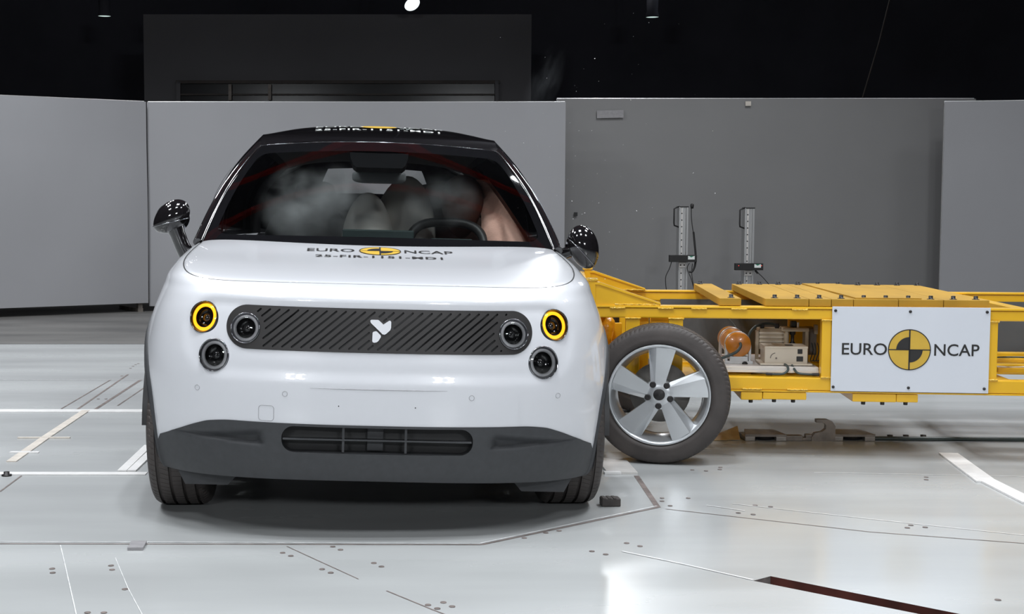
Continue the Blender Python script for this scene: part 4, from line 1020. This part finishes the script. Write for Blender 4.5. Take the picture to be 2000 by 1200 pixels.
# sign board
sa0, sa1, sc0, sc1 = face(1623, 680)[0], face(1931, 680)[0], .316, .702
sg = tbox(sa0, sa1, -.014, -.008, sc0, sc1, 'sign_board', M['sign'], bev=.0015, label='white sign board with round yellow and black emblem')
cx, cz = (sa0+sa1)/2-.005, (sc0+sc1)/2-.004
ex_, ez_ = face(1774.5, 683); cx, cz = ex_, ez_
dsc, blk = emblem_parts((cx, cz), .0930)
mb = MB(); mb.add([(x, -.0152, z) for x, z in dsc], [tuple(range(len(dsc)))], 0, False); em = mb.build('emblem', M['ink_y'], sg)
mb = MB()
for q in blk: mb.add([(x, -.0160, z) for x, z in q], [tuple(range(len(q)))], 0, False)
mb.build('emblem_marking', M['ink'], em)
for s, xl, xr in (('EURO', 1643, 1731), ('NCAP', 1823, 1911)):
    a0, _ = face(xl, 685); a1, c_ = face(xr, 684)
    vs, fs = textmesh(s, .078, lambda v: v, sx=1.0, bold=.0007); wd = max(v.x for v in vs)-min(v.x for v in vs); mx = (max(v.x for v in vs)+min(v.x for v in vs))/2
    k = (a1-a0)/wd; hh = max(v.y for v in vs)-min(v.y for v in vs); my = (max(v.y for v in vs)+min(v.y for v in vs))/2; kz = .054/hh
    mb = MB(); mb.add([((a0+a1)/2+(v.x-mx)*k, -.0152, cz+.001+(v.y-my)*kz) for v in vs], fs, 0, False); mb.build('lettering', M['ink'], sg)
for px, py in ((1632, 607), (1778, 609), (1928, 610), (1627, 756), (1774, 758), (1922, 760)):
    a, c = face(px, py, -.014); mb = MB(); mb.lathe([(.0065, 0), (.0065, .004), (.004, .006), (.0003, .006)], 12, T=Matrix.Translation((a, -.014, c)) @ Matrix.Rotation(PI/2, 4, 'X')); mb.build('screw', M['bolt'], sg)
# equipment tray inside the frame
a0, c0 = face(1405, 720, .1); a1, _ = face(1604, 720, .1)
tray = tbox(.20, .720, .06, .62, .400, .415, 'equipment_tray', M['alu_w'], bev=.002)
tbox(.20, .720, .055, .075, .388, .400, 'tray_edge', M['alu_w'], bev=.001, par=tray)
tbox(.20, .720, .10, .15, BB+.03, .383, 'long_member')
# orange air tank
a, c = face(1442.5, 674, .16); Tt = Matrix.Translation((a, .16, c)) @ Matrix.Rotation(-PI/2, 4, 'X'); TR = .0585
mb = MB(); mb.lathe([(.0005, 0), (TR*.93, 0), (TR*.99, .003), (TR, .010), (TR, .36), (TR*.97, .37), (.0005, .372)], 40, T=Tt); tank = mb.build('air_tank', M['orange'], trolley, 'orange air tank lying in the frame')
for z in (.035, .25):
    mb = MB(); mb.lathe([(TR+.0005, z), (TR+.003, z), (TR+.003, z+.014), (TR+.0005, z+.014)], 40, T=Tt); mb.build('strap', M['alu'], tank)
tbox(a-.062, a+.068, .16, .20, .415, .429, 'tank_saddle', M['alu'], bev=.002, par=tank); tbox(a-.062, a-.048, .17, .19, .425, c, 'tank_saddle', M['alu'], bev=.002, par=tank); tbox(a+.048, a+.060, .17, .19, .42, c, 'tank_saddle', M['alu'], bev=.002, par=tank)
tbox(a-.062, a+.068, .40, .44, .415, .429, 'tank_saddle', M['alu'], bev=.002, par=tank); tbox(a-.062, a-.048, .41, .43, .42, c, 'tank_saddle', M['alu'], bev=.002, par=tank)
tbox(a-.04, a+.045, .16, .19, .424, .45, 'tank_saddle', M['alu'], bev=.002, par=tank)
for q in (a-.045, a+.05): bolt(q, .18, .424, .006, .012)
bolt(a+.03, .156, .414, .008, .008, 'Y')
# beige control box
x0, z1 = face(1494, 677, .12); x1, z0 = face(1577, 711, .12)
bx = tbox(x0, x1, .12, .27, z0, z1, 'control_box', M['beige'], bev=.0025, label='beige control box with black switch and socket')
tbox(x0-.001, x1+.001, .118, .272, z1-.009, z1+.001, 'box_lid', M['beige'], bev=.001, par=bx); tbox(x0-.022, x1+.02, .105, .28, z0-.007, z0+.001, 'box_foot', M['beige'], bev=.001, par=bx)
def onbox(px, py): return face(px, py, .12)
a, c = onbox(1562.5, 687); tbox(a-.011, a+.011, .117, .121, c-.011, c+.011, 'switch', M['ink'], bev=.002, par=bx)
a, c = onbox(1562, 701.5); tbox(a-.015, a+.015, .117, .121, c-.012, c+.012, 'socket', M['ink'], bev=.002, par=bx)
a, c = onbox(1516, 700); mb = MB(); mb.lathe([(.0004, .002), (.004, .002), (.004, 0)], 14, T=Matrix.Translation((a, .1195, c)) @ Matrix.Rotation(PI/2, 4, 'X')); mb.build('knob', M['steel'], bx)
mb = MB(); mb.tube([(a-.002-.024*math.cos(t), .1192, c+.024*math.sin(t)) for t in np.linspace(0, 1.45, 12)], .0017, 6); mb.build('dial_slot', M['steel'], bx)
tbox(x0+.10, x0+.135, .16, .20, z1+.0005, z1+.003, 'vent', M['ink'], bev=0, par=bx)
# valve unit behind the box
y0 = .34
def onb(px, py, b=y0): return face(px, py, b)
x0, z1 = onb(1483, 642); x1, z0 = onb(1535, 671)
vu = tbox(x0, x1, y0, y0+.10, z0-.03, z1, 'valve_unit', M['beige_d'], bev=.003, label='beige valve unit')
for k in range(3): tbox(x0-.001, x1+.002, y0-.004, y0, z0+.006+k*.020, z0+.012+k*.020, 'valve_rib', M['beige'], bev=.001, par=vu)
tbox(x0-.016, x0-.002, y0-.006, y0+.02, .41, z1-.01, 'valve_foot', M['beige_d'], bev=.002, par=vu); tbox(x1-.004, x1+.012, y0-.01, y0+.02, z0, z1, 'valve_foot', M['beige_d'], bev=.002, par=vu)
# stand with two legs
x0, z1 = onb(1526, 639); x1, zz = onb(1577, 640)
st = tbox(x0, x1, y0-.05, y0+.05, z1-.018, z1, 'instrument_stand', M['beige_d'], bev=.003, label='beige instrument stand')
tbox(x1-.016, x1, y0-.04, y0+.04, .41, z1-.016, 'stand_leg', M['beige_d'], bev=.002, par=st); tbox(x0+.012, x0+.026, y0-.04, y0+.04, .41, z1-.016, 'stand_leg', M['beige_d'], bev=.002, par=st)
tbox((x0+x1)/2-.018, (x0+x1)/2+.008, y0-.02, y0+.02, z1, z1+.03, 'gauge', M['ink'], bev=.004, par=st)
mb = MB(); mb.tube([((x0+x1)/2+.012, y0-.03, z1), ((x0+x1)/2+.012, y0-.03, z1+.025)], .006, 10); mb.build('fitting', M['alu'], st)
mb = MB(); mb.lathe([(.012, 0), (.016, .02), (.008, .03), (.008, .06), (.014, .065), (.014, .085)], 16, T=Matrix.Translation((x0+.05, y0-.02, .48))); mb.build('regulator', M['bolt'], st)
# cabinet and wiring at the right end of the opening
x0, z1 = onb(1580, 640, .36); x1, z0 = onb(1606, 690, .36)
wb_ = tbox(x0, .762, .36, .50, z0-.01, z1-.005, 'wiring_box', M['steel'], bev=.003)
tbox(x0+.02, .762, .33, .36, z1-.03, z1+.015, 'wiring_box_lid', M['beige_d'], bev=.003, par=wb_)
for k in range(5):
    q = x0+.012+k*.014; mb = MB(); mb.tube([p[:] for p in catmull([(q, .352, z0+.05), (q+.006, .345, z0+.01), (q-.006, .34, z0-.035), (q+.012, .34, .42)], 6)], .0022, 6); mb.build('wire', M['hose'], wb_)
def hose(pts, r, label=None, m='hose'):
    mb = MB(); mb.tube([p for p in catmull([Vector((face(px, py, b)[0], b, face(px, py, b)[1])) for px, py, b in pts], 8)], r, 10); return mb.build('hose', M[m], trolley, label)
hose([(1446, 671, .150), (1446, 678, .128), (1438, 688, .12), (1423, 695, .11), (1405, 702, .10), (1385, 712, .11)], .0068)
hose([(1461, 660, .20), (1466, 648, .24), (1478, 637, .32), (1492, 632.5, .36), (1510, 633, .37), (1520, 640, .37)], .0065)
for px in (1489, 1518):
    a, c = face(px, 634, .36); tbox(a-.011, a+.009, .35, .375, c-.018, c+.006, 'hose_fitting', M['bolt'], bev=.004)
hose([(1533, 712, .10), (1538, 716, .06), (1538.5, 724, .03), (1530, 730.5, .02), (1515, 731.5, .02), (1497, 730.5, .03)], .0055)
hose([(1547, 714, .10), (1551, 721, .06), (1558, 729, .03), (1575, 731.5, .02), (1598, 732, .03)], .0055)
hose([(1497, 730.5, .03), (1480, 729, .05), (1462, 731, .12)], .002); hose([(1420, 620, .8), (1432, 632, .7), (1440, 645, .6)], .002)
for p0, p1 in (((1496, 730.8), (1508, 731.4)), ((1586, 732), (1600, 732))):
    a, c = face(*p0, .025); a2, c2 = face(*p1, .025); mb = MB(); mb.tube([(a, .024, c), (a2, .024, c2)], .0072, 12); mb.build('hose_fitting', M['bolt'], trolley)
# cables in the right opening
hose([(1930, 700, .3), (1965, 698, .32), (2030, 699, .3)], .004); hose([(1930, 706, .3), (1970, 704, .32), (2030, 703, .3)], .003)
hose([(1940, 716, .2), (1960, 717, .2), (1980, 718, .22), (2030, 716, .2)], .004, 'pale cable', 'beige')
tbox(1.55, 3.3, .28, .36, .425, .445, 'long_member'); tbox(1.55, 3.3, .20, .26, .385, .41, 'long_member')
a, _ = face(1985, 580, .6); tbox(1.62, 1.68, .06, BW-.06, TB+.01, TT-.012, 'cross_member')
# wheels
for b, sgn in ((-.25, 1), (BW+.25, -1)):
    for a in (-.012, 2.95):
        R_ = Matrix.Rotation(PI/2*sgn, 4, 'X') @ Matrix.Rotation(0, 4, 'Y')
        toe = Matrix.Rotation(math.radians(-6)*sgn if a < 1 else 0, 4, 'Z')
        T = Matrix.Translation((a, b+.103*sgn, .3135)) @ toe @ R_
        road_wheel(trolley, T, .3135, .205, .222)
        mb = MB(); mb.tube([(a, b+.2*sgn, .31), (a, b+.45*sgn, .31)], .035, 14); mb.build('axle_stub', M['steel'], trolley)
mb = MB(); mb.ball(lambda x, y, z: (.075+.035*x+.01*z*z, -.075+.03*y, .262+.035*z+.01*x*y), 14, 10); mb.build('brake_caliper', M['disc'], trolley)
for a in (-.10, .0): tbox(a-.04, a+.05, .10, .2, BT-.02, TB, 'suspension_bracket')
# ================================================================== TOW CABLE, HOOK, PLATES ON THE FLOOR
ru = (fl(1990, 864)-fl(1420, 859)); ru.z = 0; ru.normalize(); rn = Vector((ru.y, -ru.x, 0))   # along the rail / towards the camera
def rbox(mb, px, py, l0, l1, d0, d1, z0, z1, bev=.003):
    o = fl(px, py); o.z = 0; T = Matrix(((ru.x, -rn.x, 0, o.x), (ru.y, -rn.y, 0, o.y), (0, 0, 1, 0), (0, 0, 0, 1))); mb.box(l0, l1, d0, d1, z0, z1, bev=bev, T=T); return T
def rlen(px0, px1, py): return (fl(px1, py)-fl(px0, py)).length
def floor_plate(px0, px1, py, label, h=.034, dep=.17):
    L = rlen(px0, px1, py); o = fl(px0, py); t = empty('tow_plate', (o.x, o.y, 0)); tag(t, label, 'plate')
    T = Matrix(((ru.x, -rn.x, 0, 0), (ru.y, -rn.y, 0, 0), (0, 0, 1, 0), (0, 0, 0, 1)))
    mb = MB(); mb.prism([(0, 0), (L, 0), (L-.03, dep), (.03, dep)], h-.012, h, T=T); mb.build('top_plate', M['steel'], t, recalc=True)
    for q in (0, L-.05):
        mb = MB(); mb.box(q, q+.05, 0, dep*.9, 0, h-.012, bev=.003, T=T); mb.build('side_block', M['disc'], t)
    mb = MB(); mb.lathe([(.0005, .003), (L*.28, .003), (L*.28, h-.012)], 28, T=T @ Matrix.Translation((L*.5, dep*.45, 0))); mb.build('pulley', M['bolt'], t)
floor_plate(1455, 1535, 862, 'flat steel tow plate beside the brown card on the floor')
floor_plate(1627, 1708, 862, 'flat steel tow plate right of the hook on the floor')
mb = MB(); T = rbox(mb, 1548, 862, -.04, .05, 0, .05, 0, .026); rbox(mb, 1565, 862, 0, .10, .01, .06, 0, .014); rbox(mb, 1575, 862, 0, .03, .01, .05, .012, .030)
tag(mb.build('latch_block', M['steel']), 'low black latch between the tow plates on the floor', 'latch')
o = fl(1585, 862); T = Matrix(((ru.x, -rn.x, 0, o.x), (ru.y, -rn.y, 0, o.y), (0, 0, 1, 0), (0, 0, 0, 1)))
hook = [(0, 0), (.115, 0), (.115, .075), (.100, .098), (.075, .108), (.022, .108), (.022, .092), (.062, .088), (.070, .078), (.068, .060), (.050, .046), (.018, .040), (0, .018)]
bm = MB(); n = len(hook); bm.prism(hook, -.035, .0, T=T @ Matrix.Rotation(PI/2, 4, 'X')); tag(bm.build('tow_hook', M['steel'], recalc=True), 'curled steel tow hook standing up from the floor under the trolley', 'hook')
a, b = fl(1708, 862), fl(2000, 864); mb = MB(); pts = [a, (a+b)/2, b, b+(b-a)*1.5]; mb.tube([Vector((p.x, p.y, .013)) for p in pts], .011, 10)
tag(mb.build('tow_cable', M['hose']), 'black tow cable running along the floor to the right edge', 'cable')
for px, lb in ((1738, 'small bolt standing behind the tow cable, nearest the hook'), (1769, 'small bolt standing behind the tow cable, middle of three'), (1803, 'small bolt standing behind the tow cable, farthest from the hook')):
    p = fl(px, 856); mb = MB(); mb.lathe([(.024, 0), (.024, .004), (.014, .005), (.014, .016), (.0005, .017)], 12, T=Matrix.Translation(p)); tag(mb.build('floor_bolt', M['bolt']), lb, 'bolt', 'bolts behind the tow cable')
mb = MB(); mb.add([(p.x, p.y, z) for p, z in ((fl(1386, 862), .004), (fl(1446, 861), .006), (fl(1440, 851), .05), (fl(1402, 852), .012))]+[(p.x, p.y, z-.003) for p, z in ((fl(1386, 862), .004), (fl(1446, 861), .006), (fl(1440, 851), .05), (fl(1402, 852), .012))], [(0, 1, 2, 3), (7, 6, 5, 4), (0, 4, 5, 1), (1, 5, 6, 2), (2, 6, 7, 3), (3, 7, 4, 0)], 0, False)
tag(mb.build('card', M['card']), 'bent brown card on the floor beside the trolley wheel', 'card')
# debris near the car
o = fl(1176, 991); T = Matrix.Translation(o) @ Matrix.Rotation(-YAW+.05, 4, 'Z'); mb = MB()
def blk(x, y, z): return (x, y, z)
mb.box(0, .073, 0, .055, 0, .032, bev=.005, T=T); 
for k in range(3): mb.box(.004+.02*k, .016+.02*k, -.002, .05, .0315, .034, bev=.001, T=T)
tag(mb.build('rubber_block', M['tyre']), 'small black rubber block on the floor beside the front tyre', 'debris')
p = fl(13, 930); mb = MB(); mb.lathe([(.022, 0), (.022, .006), (.013, .007), (.013, .018), (.0005, .019)], 12, T=Matrix.Translation(p)); tag(mb.build('floor_bolt', M['bolt']), 'rusty bolt head on the floor at the left edge', 'bolt')
mb = MB(); rr = random.Random(3)
for k in range(110):
    px = rr.gauss(1150, 130); py = rr.gauss(330, 170)
    if not (960 < px < 1460 and 0 < py < 640): continue
    D = rr.uniform(6.2, 7.4); p = at(px, py, D); q = rr.uniform(.0012, .0032)
    ds = [Vector((rr.uniform(-1, 1), rr.uniform(-1, 1), rr.uniform(-1, 1)))*q for _ in range(4)]
    mb.add([(p+d)[:] for d in ds], [(0, 1, 2), (0, 2, 3), (0, 3, 1), (1, 3, 2)], 0, False)
tag(mb.build('glass_dust', M['speck']), 'fine white debris flying in the air right of the car', 'debris', None, 'stuff')
# ================================================================== MEASURING MASTS
def mast(pxl, pxr, ptop, box_y, cable, label):
    D = 14.9; K = D/9.6; L_ = at(pxl, ptop, D); R_ = at(pxr, ptop, D); wd = (R_-L_).length; c = (L_+R_)/2; zt = c.z
    t = empty('measuring_mast', (c.x, c.y, 0), (0, 0, -YAW)); tag(t, label, 'mast', 'light barrier masts')
    S = F/D; lz = lambda py: at((pxl+pxr)/2, py, D).z; lx = lambda px: (px-(pxl+pxr)/2)/S
    hw = wd/2
    mb = MB(); mb.box(-hw, hw, 0, .09*K, .02, zt-.006, bev=.003)
    for x in (-hw+.004*K, -hw*.30, hw*.28): mb.box(x, x+.010*K, -.006, .002, .02, zt-.006, bev=.002)
    mb.box(hw-.022*K, hw-.002, -.006, .004, .02, zt-.006, bev=.002)
    post = mb.build('post', M['alu'], t)
    mb = MB(); mb.box(hw*.42, hw*.62, -.0025, .0, .02, zt-.006); mb.build('post_groove', M['ink'], post)
    mb = MB(); mb.box(-hw*.62, -hw*.30, -.003, .002, .02, zt-.006, bev=.001); rl = mb.build('guide_strip', M['alu_w'], post)
    k = 0; z = zt-.05*K
    while z > .3:
        mb = MB(); mb.lathe([(.0003, .0012), (.0045*K, .0012), (.0045*K, 0)], 10, T=Matrix.Translation((-hw*.46, -.003, z)) @ Matrix.Rotation(PI/2, 4, 'X')); mb.build('hole', M['ink'], post); z -= .046*K
    mb = MB(); mb.box(-hw*.9, hw*1.02, -.01, .1*K, zt-.012, zt, bev=.003); mb.build('cap', M['ink'], t)
    mb = MB(); mb.tube([(-hw+.005, .03, zt-.004), (-hw-.018*K, .0, zt-.008*K), (-hw-.036*K, .0, zt-.018*K), (-hw-.036*K, .0, zt-.115*K), (-hw-.034*K, .0, zt-.133*K), (-hw+.005, .03, zt-.145*K)], .0055*K, 8); mb.build('handle', M['ink'], t)
    zb = lz(box_y); bw0, bw1 = lx(pxl-20), lx(pxr+15)
    mb = MB(); mb.box(bw0, bw1, -.07, -.008, zb-.024*K, zb+.024*K, bev=.003); bx = mb.build('sensor_box', M['ink'], t)
    mb = MB(); mb.box(bw1-.062*K, bw1-.016*K, -.0715, -.069, zb-.006*K, zb+.018*K); lb_ = mb.build('sticker', M['label'], bx)
    mb = MB(); mb.add([(bw1-.055*K, -.0722, zb+.018*K), (bw1-.022*K, -.0722, zb+.018*K), (bw1-.040*K, -.0722, zb+.008*K)], [(0, 2, 1)], 0, False); mb.build('print', M['green'], lb_)
    if not cable:
        for x in (bw0+.022*K, bw1-.012*K): 
            mb = MB(); mb.lathe([(.0003, .0015), (.003*K, .001), (.003*K, 0)], 10, T=Matrix.Translation((x, -.07, zb+.008*K)) @ Matrix.Rotation(PI/2, 4, 'X')); mb.build('indicator', M['redled'], bx)
    mb = MB(); mb.box(-hw*.98, hw*.5, -.02, .0, zb-.062*K, zb-.026*K, bev=.003); br = mb.build('clamp', M['alu_w'], t)
    for x in (-hw*.65, hw*.15):
        mb = MB(); mb.lathe([(.0003, .004), (.005*K, .004), (.005*K, 0)], 10, T=Matrix.Translation((x, -.02, zb-.046*K)) @ Matrix.Rotation(PI/2, 4, 'X')); mb.build('screw', M['ink'], br)
    def cab(pts, r, nm='cable'): mb = MB(); mb.tube([p for p in catmull([Vector((lx(x), -.03, lz(y))) for x, y in pts], 6)], r*K, 8); return mb.build(nm, M['ink'], t)
    if cable:
        cab([(1349, 407), (1349.5, 425), (1352, 445), (1354, 455)], .003); cab([(1354, 453), (1357, 480), (1359, 500), (1358, 518), (1353, 530), (1347, 531)], .007)
        cab([(1312, 512), (1308, 525), (1302, 538), (1301, 550), (1304, 575)], .003); cab([(1347, 514), (1343, 525), (1351, 545), (1358, 570)], .0025); cab([(1353, 515), (1352, 535), (1357, 565)], .0025)
        mb = MB(); q = Vector((lx(1350.5), -.03, lz(402))); mb.lathe([(.0005, -.02*K), (.010*K, -.02*K), (.012*K, -.005*K), (.012*K, .008*K), (.008*K, .014*K), (.0005, .014*K)], 16, T=Matrix.Translation(q)); mb.build('sensor_head', M['ink'], t)
    else:
        cab([(1478, 530), (1490, 541), (1500, 552), (1512, 565)], .0025); cab([(1475.5, 528), (1481, 534)], .007)
    mb = MB(); mb.box(-.2, .2, -.2, .3, 0, .02, bev=.004); mb.build('base_plate', M['steel'], t)
mast(1327, 1345, 403, 505, True, 'aluminium measuring mast with a long black cable hanging at its right')
mast(1455.5, 1474.5, 405.5, 521, False, 'aluminium measuring mast farther from the car, sensor box with red lights')
